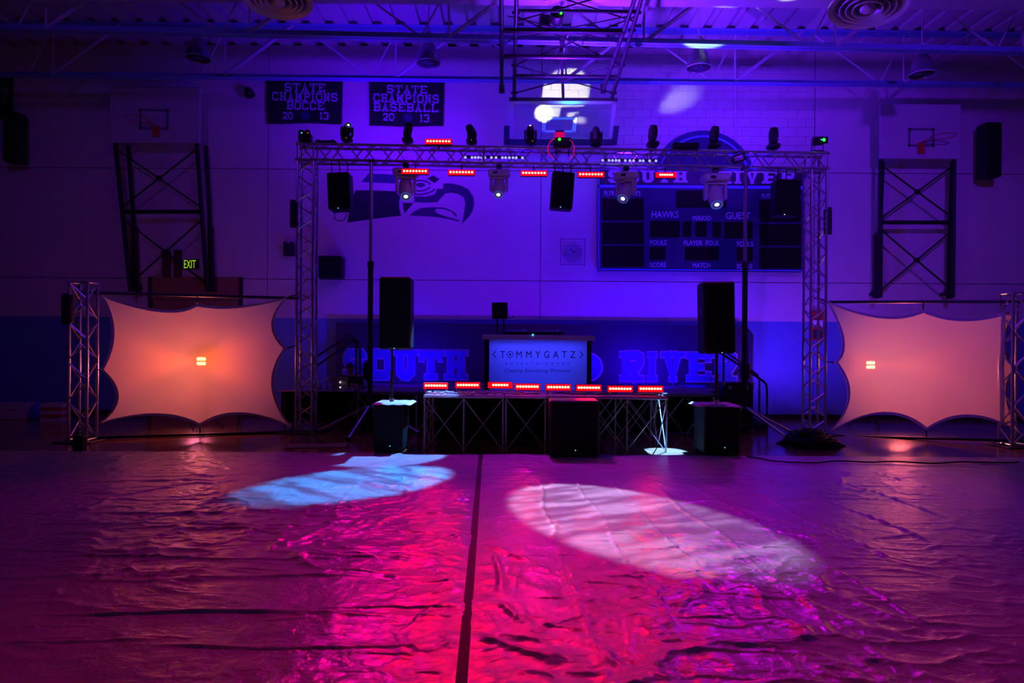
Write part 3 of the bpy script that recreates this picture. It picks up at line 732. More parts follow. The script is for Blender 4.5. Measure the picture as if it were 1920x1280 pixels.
# round ceiling diffusers with concentric rings
def diffuser(loc, label, r, tilt):
    t = thing('ceiling_diffuser', label, 'diffuser', loc, 'round ceiling diffusers', world=False, rot=tilt)
    MB().lathe([(r, 0.0), (r * 1.0, 0.05), (r * 0.93, 0.09), (r * 0.86, 0.10), (r * 0.80, 0.04), (r * 0.86, 0.02), (r, 0.0)], 48, cap=False).build('outer_ring', M_DUCT, t, True)
    for k, q in enumerate((0.72, 0.56, 0.40)):
        MB().lathe([(r * q, 0.0 - k * 0.012), (r * (q - 0.02), -0.015 - k * 0.012), (r * (q - 0.09), 0.06), (r * (q - 0.07), 0.07), (r * q, 0.0 - k * 0.012)], 40, cap=False).build('ring', M_DUCT, t, True)
    MB().lathe([(0.001, -0.05), (r * 0.14, -0.045), (r * 0.2, -0.02), (r * 0.2, 0.05)], 32).build('centre_disc', M_DUCT, t, True)
    MB().lathe([(r * 0.82, 0.08), (r * 0.55, 0.40), (r * 0.55, 1.2)], 32, cap=False).build('neck', M_DUCT, t, True)
    return t
q = at(1627, 16, 10.2)
diffuser(q, 'round ringed ceiling diffuser over the scoreboard end of the truss', 0.55, (math.radians(-6), math.radians(6), 0))
q = at(522, 4, 10.2)
diffuser(q, 'round ringed ceiling diffuser above the bocce banner', 0.50, (math.radians(-4), math.radians(-3), 0))

# hanging high-bay reflector lamps
def highbay(px, py, d, label, first=[None], scale=1.0):
    p = at(px, py, d)
    if first[0] is None:
        t = thing('highbay_lamp', label, 'lamp', p, 'hanging reflector lamps', world=False); first[0] = t
        MB().lathe([(0.235, 0.0), (0.232, 0.02), (0.215, 0.12), (0.17, 0.26), (0.11, 0.36), (0.085, 0.40), (0.08, 0.40), (0.105, 0.35), (0.165, 0.25), (0.21, 0.11), (0.228, 0.0), (0.235, 0.0)], 32, cap=False).build('reflector', M_REFL, t, True)
        MB().lathe([(0.001, 0.005), (0.222, 0.01)], 32).build('lens', M_LENSD, t, True)
        MB().lathe([(0.08, 0.39), (0.09, 0.41), (0.09, 0.55), (0.06, 0.60), (0.02, 0.62)], 20).build('ballast_housing', M_STEEL, t, True)
        MB().tube((0, 0, 0.61), (0, 0, CZ + .2 - p.z), 0.012, 8).build('hanging_rod', M_STEEL, t)
        MB().lathe([(0.236, -0.006), (0.242, 0.0), (0.236, 0.012)], 32, cap=False).build('rim', M_STEEL, t, True)
        return t
    return dup(first[0], p, None, label)
h = highbay(803, 119, 13.2, 'reflector lamp hanging over the baseball banner')
for c_ in list(h.children): pass
highbay(1310, 128, 13.2, 'reflector lamp hanging above the scoreboard, lit violet')
highbay(1729, 140, 13.2, 'reflector lamp hanging over the right practice backboard')
highbay(371, 110, 13.2, 'dim reflector lamp hanging over the left practice backboard')

# ------------------------------------------------------------------ hoisted glass backstop in the middle
t = thing('hoisted_backstop', 'glass basketball backboard on black mast folded up under the roof', 'backboard', at(1055, 187, 13.6))
DB, DM = 13.55, 10.0
def mastpt(px, py, k): return at(px, py, DB + (DM - DB) * k)
A0, A1 = at(964, 187, 13.5), at(969, -40, 10.6)
B0, B1 = at(1146, 187, 13.5), at(1214, -40, 10.6)
rod(t, 'mast_post', A0, A1, 0.036, M_MAST, 12); rod(t, 'mast_post', B0, B1, 0.036, M_MAST, 12)
C0, C1 = at(941, 168, 13.1), at(940, -40, 10.6)
D0, D1 = at(1131, 168, 13.1), at(1190, -40, 10.6)
D1 = at(1200, -30, 10.6)
rod(t, 'mast_post', C0, C1, 0.036, M_MAST, 12); rod(t, 'mast_post', D0, D1, 0.036, M_MAST, 12)
for P in (C0, D0): rod(t, 'post_cap', P + Vector((0, 0, -0.06)), P + Vector((0, 0, 0.10)), 0.055, M_MAST, 12)
def lerp(a, b, k): return a + (b - a) * k
def onpost(a, b, py):
    """point of the post a-b that shows at image row py"""
    best = min(range(401), key=lambda i: abs(640 - F * ((lerp(a, b, i / 400).z - EYE) / lerp(a, b, i / 400).y) + (lerp(a, b, i / 400).x / lerp(a, b, i / 400).y * F) * SR - py))
    return lerp(a, b, best / 400)
for (ya, pa_, pb_, r) in ((20, (A0, A1), (B0, B1), .028), (142, (A0, A1), (B0, B1), .034), (57, (C0, C1), (D0, D1), .050), (106, (C0, C1), (D0, D1), .042)):
    rod(t, 'crossbar', onpost(*pa_, ya), onpost(*pb_, ya + 2), r, M_MAST, 10)
for (ya, yb) in ((30, 122), (122, 30), (122, 175), (175, 122), (-30, 40), (40, -30)):
    rod(t, 'cross_brace', onpost(A0, A1, ya), onpost(B0, B1, yb), .013, M_MAST, 6)
for (ya, yb) in ((76, 30), (30, 80)):
    rod(t, 'cross_brace', onpost(C0, C1, ya) + Vector((0.1, 0, 0)), onpost(D0, D1, yb), .009, M_MAST, 6)
for y_ in (24, 57, 106, 122, 174):
    for P in ((A0, A1), (B0, B1)):
        q = onpost(*P, y_); rod(t, 'clamp', q - Vector((0.065, 0, 0)), q + Vector((0.065, 0, 0)), .026, M_MAST, 8)
ce_ = at(1053, 150, 13.3); rod(t, 'support_strut', at(1056, 188, 13.5), at(1052, 70, 12.0), .028, M_MAST, 8)
rod(t, 'support_strut', at(1046, 140, 13.3), at(1066, 60, 11.8), .016, M_ALU, 8)
pxbox(1012, 26, 1032, 50, 11.7, .25, 'winch_motor', M_BLACK, t, b=.02)
mo = MB().lathe([(0.001, 0), (.10, 0.0), (.115, .03), (.115, .28), (.10, .31), (.001, .31)], 20, at(1043, 38, 11.6), Matrix.Rotation(PI / 2, 3, 'X')).build('winch_drum', M_MAST, t, True)
MB().lathe([(0.001, 0.0), (.02, 0.0)], 10, at(1052, 25, 11.2), Matrix.Rotation(PI / 2, 3, 'X')).build('indicator_lamp', M_GREEN, t)
pts = [at(1062, 62, 12) , at(1066, 82, 12), at(1080, 93, 12), at(1092, 86, 12), at(1095, 66, 12)]
MB().path(pts, .007, 6).build('cable_loop', M_CABLE, t)
# the board: frame, glass, target, padding
q00, q10, q11, q01 = at(957, 190, 13.5), at(1156, 190, 13.5), at(1147, 264, 14.0), at(955, 264, 14.0)
def bq(u, v): return lerp(lerp(q00, q10, u), lerp(q01, q11, u), v)
def boardquad(mb, u0, v0, u1, v1, th, off=0.0):
    nn = Vector((0, 1, 0)) * th; oo = Vector((0, -off, 0))
    p = [bq(u0, v0) + oo, bq(u1, v0) + oo, bq(u1, v1) + oo, bq(u0, v1) + oo]
    mb.add(p + [x + nn for x in p], [(0, 1, 2, 3), (7, 6, 5, 4), (0, 4, 5, 1), (1, 5, 6, 2), (2, 6, 7, 3), (3, 7, 4, 0)]); return mb
for args in ((0, 0, 1, .075), (0, .94, 1, 1), (0, 0, .035, 1), (.965, 0, 1, 1)):
    boardquad(MB(), *args, .05, .02).build('frame_rail', M_ALU, t)
boardquad(MB(), .02, .03, .98, .98, .012).build('glass_pane', M_GLASS, t)
mbx = MB()
for args in ((.31, .40, .64, .455), (.31, .40, .345, .78), (.605, .40, .64, .78), (.31, .73, .64, .78)): boardquad(mbx, *args, .004, .008)
mbx.build('target_square', M_WHITE, t)
mbx = MB(); boardquad(mbx, -.03, .97, 1.03, 1.10, .09, .03); boardquad(mbx, -.055, .62, .0, 1.09, .09, .03); boardquad(mbx, 1.0, .62, 1.055, 1.09, .09, .03)
mbx.build('edge_padding', M_NAVY, t)
pxbox(955, 183, 1158, 188, 13.45, .10, 'top_rail', M_DARKM, t)

# ------------------------------------------------------------------ wall-mounted practice backstops
def side_backstop(label, bx0, by0, bx1, by1, posts, ytop, ybot, target, rim_dx, d, crossy):
    t = thing('practice_backstop', label, 'backboard', at((bx0 + bx1) / 2, ybot, d), 'practice backstops on the back wall')
    pxbox(bx0, by0, bx1, by1, d, .05, 'backboard', M_BOARD, t, b=.01)
    tx0, ty0, tx1, ty1 = target; fr = MB(); w = .05
    a, c2 = at(tx0, ty0, d - .006), at(tx1, ty1, d - .006)
    for (x0, z0, x1, z1) in ((a.x, a.z - w, c2.x, a.z), (a.x, c2.z, c2.x, c2.z + w), (a.x, c2.z, a.x + w, a.z), (c2.x - w, c2.z, c2.x, a.z)):
        fr.box(((x0 + x1) / 2, d - .004, (z0 + z1) / 2), (x1 - x0, .008, z1 - z0))
    fr.build('target_square', M_CAGE, t)
    cx = (tx0 + tx1) / 2 + rim_dx[0]; hz = at(cx, ty1 - 2, d)
    pl = pxbox(cx - 6, ty1 - 8, cx + 7, ty1 + 13, d - .03, .03, 'rim_bracket', M_ORANGE, t, b=.008)
    rr = [Vector((hz.x + rim_dx[1] + .23 * math.cos(k * PI / 12), d - .30 + .23 * math.sin(k * PI / 12), hz.z + .12)) for k in range(24)]
    MB().path(rr, .010, 6, closed=True).build('rim', M_ORANGE, t, True)
    MB().tube((hz.x, d - .03, hz.z + .08), (hz.x + rim_dx[1] * .5, d - .10, hz.z + .12), .012, 6).build('rim_arm', M_ORANGE, t)
    (lx0, lx1), (rx0, rx1) = posts
    dt, db = d + .12, d + .10
    L0, L1, R0, R1 = at(lx0, ytop, dt), at(lx1, ybot, db), at(rx0, ytop, dt), at(rx1, ybot, db)
    for a_, b_ in ((L0, L1), (R0, R1)):
        rod(t, 'post', a_, b_, .048, M_BLACK, 4 if False else 10)
        back = Vector((.16 if a_ is L0 else .10, .22, 0)) if posts[0][0] != posts[0][1] else Vector((0, .22, 0))
        rod(t, 'rear_post', a_ + back, b_ + Vector((.05, .22, 0)), .044, M_BLACK, 10)
    for a_ in (L1, R1): rod(t, 'wall_arm', a_ + Vector((0, 0, .1)), Vector((a_.x, DW, a_.z + .1)), .04, M_BLACK)
    k = (crossy - ytop) / (ybot - ytop)
    rod(t, 'crossbar', lerp(L0, L1, k), lerp(R0, R1, k), .045, M_BLACK, 10)
    for (k0, k1) in ((.04, k - .03), (k - .03, .04), (k + .05, .95), (.95, k + .05)):
        rod(t, 'cross_brace', lerp(L0, L1, k0), lerp(R0, R1, k1), .020, M_BLACK, 6)
    for kk in ((.04 + k - .03) / 2, (k + .05 + .95) / 2):
        m_ = lerp(lerp(L0, L1, kk), lerp(R0, R1, kk), .5)
        MB().cbox(m_, (.12, .06, .10), .01).build('brace_plate', M_BLACK, t)
    return t
side_backstop('dim painted backboard over leaning black braced frame, above the exit sign', 206, 162, 375, 267, ((216, 245), (369, 389)), 268, 546, (261, 204, 316, 243), (3, -.25), 14.9, 397)
side_backstop('painted backboard over upright black braced frame, beside the wall speaker', 1650, 195, 1802, 297, ((1652, 1650), (1789, 1786)), 299, 558, (1703, 240, 1752, 275), (0, .28), 14.9, 417)
# wooden uprights fixed to the wall behind them
for (x0, y0, x1, y1, lab) in ((245, 425, 256, 545, 'brown wooden upright at the foot of the leaning frame, left side'), (389, 425, 398, 545, 'brown wooden upright at the foot of the leaning frame, right of the exit sign'),
                              (303, 469, 317, 518, 'short brown wooden block on the wall, farther from the exit sign'), (325, 468, 338, 518, 'short brown wooden block on the wall beside the exit sign'),
                              (1640, 440, 1651, 558, 'brown wooden upright at the foot of the upright frame, left side'), (1779, 445, 1790, 558, 'brown wooden upright at the foot of the upright frame, right side')):
    tag(pxbox(x0, y0, x1, y1, DW - .10, .10, 'wooden_upright', M_WOODP, None, b=.012), lab, 'wood post', 'wooden uprights on the back wall')

# ------------------------------------------------------------------ things on the back wall
# exit sign
t = thing('exit_sign', 'dark exit sign with glowing green letters, hung over the tan door', 'sign', at(357, 505, 14.6))
rz = Matrix.Rotation(math.radians(-3), 3, 'Y')
MB().cbox(at(357, 495, 14.6) + Vector((0, .04, 0)), (.32, .08, .215), .01, rz).build('housing', M_BLACK, t)
pxtext('EXIT', 345, 487.5, 367, 502.5, 14.595, 'lettering', M_EXITG, t)
rod(t, 'bracket', at(357, 495, 14.7), at(357, 495, DW), .02, M_BLACK)
# felt championship banners
def banner(label, x0, y0, x1, y1, lines, disc, d=DW - .06, sk=0.0):
    t = thing('championship_banner', label, 'banner', at((x0 + x1) / 2, y1, d), 'felt banners on the back wall')
    mb = MB(); nx, nz = 28, 10; a, c2 = at(x0, y0, d), at(x1, y1, d)
    W_ = c2.x - a.x; H_ = a.z - c2.z; vs = []; fs = []
    for s in (0, 1):
        for j in range(nz + 1):
            for i in range(nx + 1):
                u, v = i / nx, j / nz
                vs.append((a.x + u * W_ + .03 * v * (.5 - u) , d + s * .012 + .008 * math.sin(u * 9 + x0) * v, c2.z + (1 - v) * H_ - .02 * math.sin(u * PI) * (1 - v) - u * sk + .012 * math.sin(u * 8 + x0)))
    n1 = (nx + 1) * (nz + 1)
    for j in range(nz):
        for i in range(nx):
            k = j * (nx + 1) + i; fs += [(k, k + 1, k + nx + 2, k + nx + 1), (n1 + k, n1 + k + nx + 1, n1 + k + nx + 2, n1 + k + 1)]
    mb.add(vs, fs).build('felt_sheet', M_NAVYB, t, True)
    bm_ = MB(); w = .018
    for (xa, ya, xb, yb) in ((x0 + 4, y0 + 4, x1 - 4, y0 + 4), (x0 + 4, y1 - 4, x1 - 4, y1 - 4), (x0 + 4, y0 + 4, x0 + 4, y1 - 4), (x1 - 4, y0 + 4, x1 - 4, y1 - 4)):
        bm_.tube(at(xa, ya, d - .012), at(xb, yb, d - .012), .008, 4)
    bm_.build('piping', M_NAVY, t)
    rod(t, 'hanging_bar', at(x0 - 2, y0, d + .02), at(x1 + 2, y0 + 1, d + .02), .016, M_BLACK)
    for (w_, xa, ya, xb, yb) in lines:
        block_word(w_, xa, ya, xb, yb, d - .022, M_LETTER, t, 0.20, 0.16, thick=.006, skew=.02)
    if disc:
        MB().lathe([(.001, 0), (.10, 0), (.10, .008)], 24, at(disc[0], disc[1], d - .02), Matrix.Rotation(-PI / 2, 3, 'X')).build('sport_badge', M_HAWKN, t)
    return t
banner('dark felt banner lettered bocce, left of the two complete banners', 500, 148, 642, 232, (('STATE', 533, 155, 610, 171), ('CHAMPIONS', 510, 172, 633, 188), ('BOCCE', 537, 189, 608, 205), ('20', 530, 210, 549, 223), ('13', 599, 210, 616, 224)), (572, 216))
banner('dark felt banner lettered baseball, beside the hoisted backstop', 692, 153, 832, 237, (('STATE', 725, 159, 801, 174), ('CHAMPIONS', 700, 175, 823, 191), ('BASEBALL', 700, 192, 822, 208), ('20', 718, 212, 739, 226), ('13', 787, 214, 805, 229)), (765, 220))
t = banner('dark felt banner cut off by the edge of the picture', -115, 140, 24, 222, (('CHAMPIONS', -106, 164, 16, 178), ('III', -14, 181, 10, 196)), None)
# loudspeakers hung on the wall
def wall_speaker(label, x0, y0, x1, y1, d, depth=.35, tilt=0.0):
    t = thing('wall_speaker', label, 'speaker', at((x0 + x1) / 2, y1, d + depth / 2))
    pxbox(x0, y0, x1, y1, d, depth, 'cabinet', M_BLACK, t, b=.03)
    pxbox(x0 + 1.5, y0 + 2, x1 - 1.5, y1 - 2, d - .012, .014, 'grille', M_GRILLE, t, b=.004)
    a = at((x0 + x1) / 2, (y0 + y1) / 2, d + depth)
    MB().box((a.x, (a.y + DW) / 2, a.z), (.12, max(.05, DW - a.y), .12)).build('wall_bracket', M_BLACK, t)
    MB().lathe([(.001, 0), (.016, 0), (.016, .012), (.001, .014)], 10, at((x0 + x1) / 2, y1 - 4, d - .012), Matrix.Rotation(PI / 2, 3, 'X')).build('badge', M_DARKM, t)
    return t
wall_speaker('tall black loudspeaker on the wall right of the upright frame', 1849, 228, 1880, 331, 14.9)
wall_speaker('tall black loudspeaker hung under the cut-off banner', 4, 208, 32, 302, 14.9)
wall_speaker('square black loudspeaker on the wall between tower and pole', 594, 479, 640, 521, 15.0)
t = thing('emergency_light', 'small dark emergency lamp box on the wall behind left tower', 'lamp', at(541, 479, DW))
pxbox(531, 460, 551, 479, DW - .12, .12, 'housing', M_DARKM, t, b=.01)
for x in (535, 547): MB().lathe([(.001, -.05), (.045, -.05), (.05, 0), (.03, .05), (.001, .06)], 14, at(x, 456, DW - .10), Matrix.Rotation(PI / 2, 3, 'X')).build('lamp_head', M_DARKM, t, True)
t = thing('wall_floodlight', 'small dark floodlight on the wall below the joist, by the bocce banner', 'lamp', at(466, 172, DW))
MB().lathe([(.001, -.12), (.11, -.12), (.10, -.02), (.05, .08), (.001, .09)], 16, at(466, 171, DW - .18), Matrix.Rotation(math.radians(60), 3, 'X')).build('lamp_head', M_BLACK, t, True)
rod(t, 'bracket', at(466, 171, DW - .15), at(466, 168, DW), .02, M_BLACK)
# fire alarm cabinet
t = thing('fire_cabinet', 'red fire cabinet on the wall behind the right tower', 'cabinet', at(1532, 640, DW))
pxbox(1522, 582, 1545, 638, DW - .14, .14, 'body', M_RED, t, b=.02)
pxbox(1524, 600, 1543, 613, DW - .15, .01, 'label_plate', M_WHITE, t)
pxbox(1525, 618, 1542, 634, DW - .152, .012, 'window', M_LENSD, t)
# clock in a wire cage
t = thing('caged_clock', 'round wall clock in a wire guard beside the scoreboard', 'clock', at(1074, 496, DW))
cc = at(1074, 475, DW)
MB().lathe([(.19, 0), (.20, .03), (.20, .06), (.17, .07), (.165, .055), (.001, .055)], 36, cc, Matrix.Rotation(PI / 2, 3, 'X')).build('clock_body', M_CLOCK, t, True)
MB().box(cc + Vector((-.02, -.062, .06)), (.012, .006, .14), Matrix.Rotation(math.radians(-50), 3, 'Y')).build('minute_hand', M_INK, t)
MB().box(cc + Vector((.03, -.062, .02)), (.014, .006, .09), Matrix.Rotation(math.radians(55), 3, 'Y')).build('hour_hand', M_INK, t)
cx0, cz0 = at(1051, 496, DW - .2), at(1097, 448, DW - .2)
for k in range(9):
    x = cx0.x + (cz0.x - cx0.x) * k / 8; z = cx0.z + (cz0.z - cx0.z) * k / 8; r = .009 if k in (0, 8) else .003
    rod(t, 'guard_wire', (x, DW - .2, cx0.z), (x, DW - .2, cz0.z), r, M_CAGE, 5); rod(t, 'guard_wire', (cx0.x, DW - .2, z), (cz0.x, DW - .2, z), r, M_CAGE, 5)
for x in (cx0.x, cz0.x):
    for z in (cx0.z, cz0.z): rod(t, 'guard_wire', (x, DW - .2, z), (x, DW, z), .009, M_CAGE, 5)
# conduit
cp = MB().path([at(1379, 266, DW - .03), at(1379, 140, DW - .03), at(1381, 130, DW - .03), at(1390, 125, DW - .03), at(1446, 125, DW - .03)], .022, 8)
tag(cp.build('conduit_pipe', M_WALL, None, True), 'thin painted conduit bending on the wall right of the lit blocks', 'pipe')
cp = MB().path([at(1155, 268, DW - .02), at(1215, 268, DW - .02)], .012, 6)
# painted hawk emblem
t = thing('wall_emblem', 'dark blue hawk head emblem painted on the wall', 'emblem', at(770, 420, DW))
def hk(pts, m, name, dz=0.0):
    MB().prism([at(640 + x / 7.385, 310 + y / 7.385, DW - .004 - dz) for x, y in pts], .006).build(name, m, t)
hk([(275, 230), (375, 112), (560, 118), (760, 128), (770, 250), (600, 245)], M_HAWKB, 'crest_feather')
hk([(200, 345), (420, 345), (760, 358), (815, 440), (800, 500), (805, 600), (828, 695), (480, 735), (80, 792), (120, 560), (150, 450)], M_HAWKD, 'wing')
hk([(850, 520), (1000, 520), (930, 600), (880, 665), (860, 600)], M_HAWKD, 'neck_feather')
hk([(1010, 425), (1180, 432), (1290, 400), (1330, 320), (1405, 325), (1415, 248), (1530, 250), (1650, 275), (1760, 330), (1830, 440), (1840, 540), (1815, 640), (1760, 720), (1670, 808), (1700, 660), (1718, 520), (1690, 440), (1620, 395), (1520, 380), (1440, 390), (1390, 440), (1330, 510), (1180, 515), (1010, 512)], M_HAWKN, 'upper_beak')
hk([(942, 692), (1020, 630), (1100, 592), (1220, 578), (1400, 580), (1500, 610), (1580, 660), (1608, 715), (1580, 700), (1520, 640), (1420, 605), (1320, 600), (1292, 622), (1330, 665), (1440, 705), (1560, 738), (1640, 762), (1630, 778), (1500, 745), (1300, 712), (1100, 700)], M_HAWKN, 'lower_beak')
hk([(1185, 182), (1270, 138), (1362, 190), (1290, 248), (1230, 205)], M_HAWKD, 'brow')
def hstroke(pts, w, name):
    mb = MB(); pts = [Vector(p) for p in pts]
    for a, b2 in zip(pts, pts[1:]):
        dd = (b2 - a).normalized(); nn = Vector((-dd.y, dd.x)) * w / 2
        mb.prism([at(640 + p.x / 7.385, 310 + p.y / 7.385, DW - .004) for p in (a + nn, b2 + nn, b2 - nn, a - nn)], .006)
    mb.build(name, M_HAWKN, t)
hstroke([(1010, 400), (1100, 402), (1200, 385), (1270, 350), (1300, 325)], 20, 'eye_line')
hstroke([(1020, 352), (1100, 355), (1180, 335), (1230, 300)], 20, 'eye_line')
hstroke([(1000, 225), (1090, 205), (1180, 220), (1240, 262)], 22, 'eye_line')
MB().prism([at(640 + (1100 + 62 * math.cos(k * PI / 8)) / 7.385, 310 + (270 + 32 * math.sin(k * PI / 8)) / 7.385, DW - .004) for k in range(16)], .006).build('eye', M_HAWKN, t)
# scoreboard
t = thing('scoreboard', 'large dark blue scoreboard with pale lettering and black digit windows', 'scoreboard', at(1314, 508, DW))
DS = DW - .22
pxbox(1122, 316, 1508, 508, DS, .15, 'cabinet', M_SFACE, t)
for x in (1180, 1450):
    for y in (340, 480): rod(t, 'wall_bracket', at(x, y, DS + .1), at(x, y, DW + .0), .04, M_DARKM)
pxbox(1126, 317, 1506, 346, DS - .03, .03, 'header_panel', M_NAVY, t)
def sk(x): return (x - 1122) * .0072
def sbar(x0, y0, x1, y1, name='stripe', m=M_SBLUE):
    mb = MB(); mb.prism([at(x0, y0 + sk(x0) , DS - .012), at(x1, y0 + sk(x1), DS - .012), at(x1, y1 + sk(x1), DS - .012), at(x0, y1 + sk(x0), DS - .012)], .014); mb.build(name, m, t)
sbar(1122, 346, 1507, 351.5); sbar(1122, 503.5, 1507, 505.5); sbar(1122, 318, 1124, 505)
def win(x0, y0, x1, y1):
    mb = MB(); k = sk(0); mb.prism([at(x, y, DS - .008) for x, y in ((x0, y0), (x1, y0), (x1, y1), (x0, y1))], .010); mb.build('digit_window', M_WINDOW, t)
for x0, x1, dy in ((1129, 1207, 0), (1424, 1502, 3)):
    for y0, y1 in ((372, 413), (417, 457), (461, 500)): win(x0, y0 + dy, x1, y1 + dy)
for w_ in ((1219, 414, 1275, 445), (1280, 415, 1296, 444), (1304, 415, 1325, 444), (1336, 416, 1352, 445), (1358, 416, 1411, 447), (1218, 463, 1248, 487), (1284, 463, 1348, 488), (1381, 464, 1411, 489), (1268, 357, 1362, 389)): win(*w_)
for (b_, x0, y0, x1, y1) in (('PLYR', 1133, 357.5, 1152, 366.5), ('PTS', 1187.5, 358.5, 1201, 367), ('HAWKS', 1222, 395.5, 1272.5, 408.5), ('PERIOD', 1299, 404.5, 1333, 413.5), ('GUEST', 1361, 397.5, 1407, 410.5),
                             ('FOULS', 1219, 450, 1250, 459), ('PLAYER  FOUL', 1282, 450.5, 1349, 460), ('FOULS', 1382, 452.5, 1412, 462), ('SCORE', 1218.5, 492, 1249, 501), ('MATCH', 1298.5, 493, 1332, 502), ('SCORE', 1381, 494.5, 1411, 503.5), ('PLYR', 1428.5, 363, 1447, 371.5), ('PTS', 1482, 364, 1496, 372.5)):
    pxtext(b_, x0, y0, x1, y1, DS - .020, 'lettering', M_STXT, t, offset=0.012)
block_word('SOUTH', 1140, 319, 1290, 342, DS - .042, M_STXT, t, .27, .12)
block_word('RIVER', 1342, 320, 1492, 344, DS - .042, M_STXT, t, .27, .12)
# round emblem above it
t = thing('round_emblem', 'dark blue round emblem disc rising above the scoreboard', 'emblem', at(1318, 343, DW))
c0 = at(1318, 343, DW - .002); rr = 92 * DW / F
MB().lathe([(.001, .05), (rr * .92, .05), (rr * .92, .0)], 64, c0, Matrix.Rotation(PI / 2, 3, 'X')).build('disc', M_HAWKN, t)
MB().lathe([(rr * .92, .0), (rr * .92, .06), (rr * .955, .065), (rr * .955, .0)], 64, c0, Matrix.Rotation(PI / 2, 3, 'X')).build('pale_ring', M_SBLUE, t)
MB().lathe([(rr * .955, .0), (rr * .955, .04), (rr * 1.06, .04), (rr * 1.06, .0)], 64, c0, Matrix.Rotation(PI / 2, 3, 'X')).build('outer_ring', M_HAWKB, t)

# ------------------------------------------------------------------ aluminium box truss
TS = 0.29
def truss(name, label, base, L, axis, panels, cat='truss', grp=None, size=TS, dirx=None, baseplate=None, caps=True):
    """box truss: four chords, diagonal lacing on four sides; base is the low left front corner, axis 'Z' or a horizontal direction"""
    base = Vector(base)
    if axis == 'Z': A = Vector((0, 0, 1)); U = (dirx or Vector((1, 0, 0))); V = Vector((-U.y, U.x, 0)) 
    else: A = axis.normalized(); U = Vector((0, 0, 1)); V = Vector((-A.y, A.x, 0)).normalized()
    t = thing(name, label, cat, base + (U + V) * size / 2 if axis == 'Z' else base, grp)
    if axis == 'Z': ORG[t.name] = Vector(t.location)
    cn = [base, base + U * size, base + U * size + V * size, base + V * size]
    for c_ in cn: rod(t, 'chord', c_, c_ + A * L, .025, M_ALU, 10)
    st = L / panels
    for f in range(4):
        a, b2 = cn[f], cn[(f + 1) % 4]
        for k in range(panels):
            p, q = (a, b2) if (k + f) % 2 == 0 else (b2, a)
            rod(t, 'lacing', p + A * (k * st + .03), q + A * ((k + 1) * st - .03), .0125, M_ALU, 6)
        if caps:
            for z in (0.02, L - .02): rod(t, 'end_strut', a + A * z, b2 + A * z, .014, M_ALU, 6)
    if baseplate:
        c_ = base + (U + V) * size / 2
        MB().cbox((c_.x, c_.y, .012), (baseplate, baseplate, .02), .004).build('base_plate', M_ALU if baseplate > .9 else M_DARKM, t)
    return t
pL = at(556.5, 550, 12.5); pR = at(1548.5, 550, 12.87)
topL, topR = at(575, 271, 12.5).z, at(1530, 285, 12.87).z
ztop = (topL + topR) / 2
zb = ztop - TS
yaw = math.atan2(12.87 - 12.5, pR.x - pL.x)
DX = Vector((math.cos(yaw), math.sin(yaw), 0))
PL = Vector((pL.x, 12.5, 0.025)); PRr = Vector((pR.x, 12.87, 0.025)) - DX * TS
tl = truss('truss_tower', 'tall aluminium truss tower on the left, beside the bright amber screen', PL, zb - .03, 'Z', 19, dirx=DX, baseplate=.8)
tr_ = truss('truss_tower', 'tall aluminium truss tower on the right, beside the scoreboard', PRr, zb - .03, 'Z', 19, dirx=DX, baseplate=.8)
beamL = (Vector((PRr.x, PRr.y, 0)) + DX * TS - Vector((PL.x, PL.y, 0))).length
tb = truss('truss_beam', 'long horizontal aluminium truss beam carrying the stage lights', Vector((PL.x, PL.y, zb)), beamL, DX, 34)
for k in (0.0, 0.029, 0.345, 0.66, 0.971, 1.0):   # joints between the sections
    p = Vector((PL.x, PL.y, zb)) + DX * beamL * k
    V = Vector((-DX.y, DX.x, 0)) * TS
    for c_ in (p, p + Vector((0, 0, TS)), p + V, p + V + Vector((0, 0, TS))):
        rod(tb, 'coupler', c_ - DX * .04, c_ + DX * .04, .033, M_ALU, 10)
    for a_, b_ in ((p, p + Vector((0, 0, TS))), (p + V, p + V + Vector((0, 0, TS)))): rod(tb, 'joint_strut', a_, b_, .02, M_ALU, 8)
def beam_pt(px, dv=0.0):
    """point on the front bottom chord of the beam that shows in image column px; dv goes back"""
    best = None
    k = (px - 960) / F
    # solve (PL.x + DX.x s) = k (PL.y + DX.y s), neglecting roll on x
    yrow = 300
    kk = ((px - 960) * CR - (640 - yrow) * SR) / F
    s = (kk * PL.y - PL.x) / (DX.x - kk * DX.y)
    return Vector((PL.x + DX.x * s, PL.y + DX.y * s, zb)) + Vector((-DX.y, DX.x, 0)) * dv
# low towers at the outer ends
qa = at(129, 690, 11.15); LT = Vector((qa.x, 11.15, 0.02))
tls = truss('truss_tower', 'short aluminium truss tower by the striped carton, at the far left', LT, at(155, 527, 11.2).z - .02, 'Z', 8, dirx=DX, baseplate=.62)
RTp = at(1899, 700, 11.3); RT = Vector((RTp.x, 11.3, 0.02))
trs = truss('truss_tower', 'short aluminium truss tower cut off by the right edge of the picture', RT, at(1905, 547, 11.3).z - .02, 'Z', 8, dirx=DX, baseplate=.62)

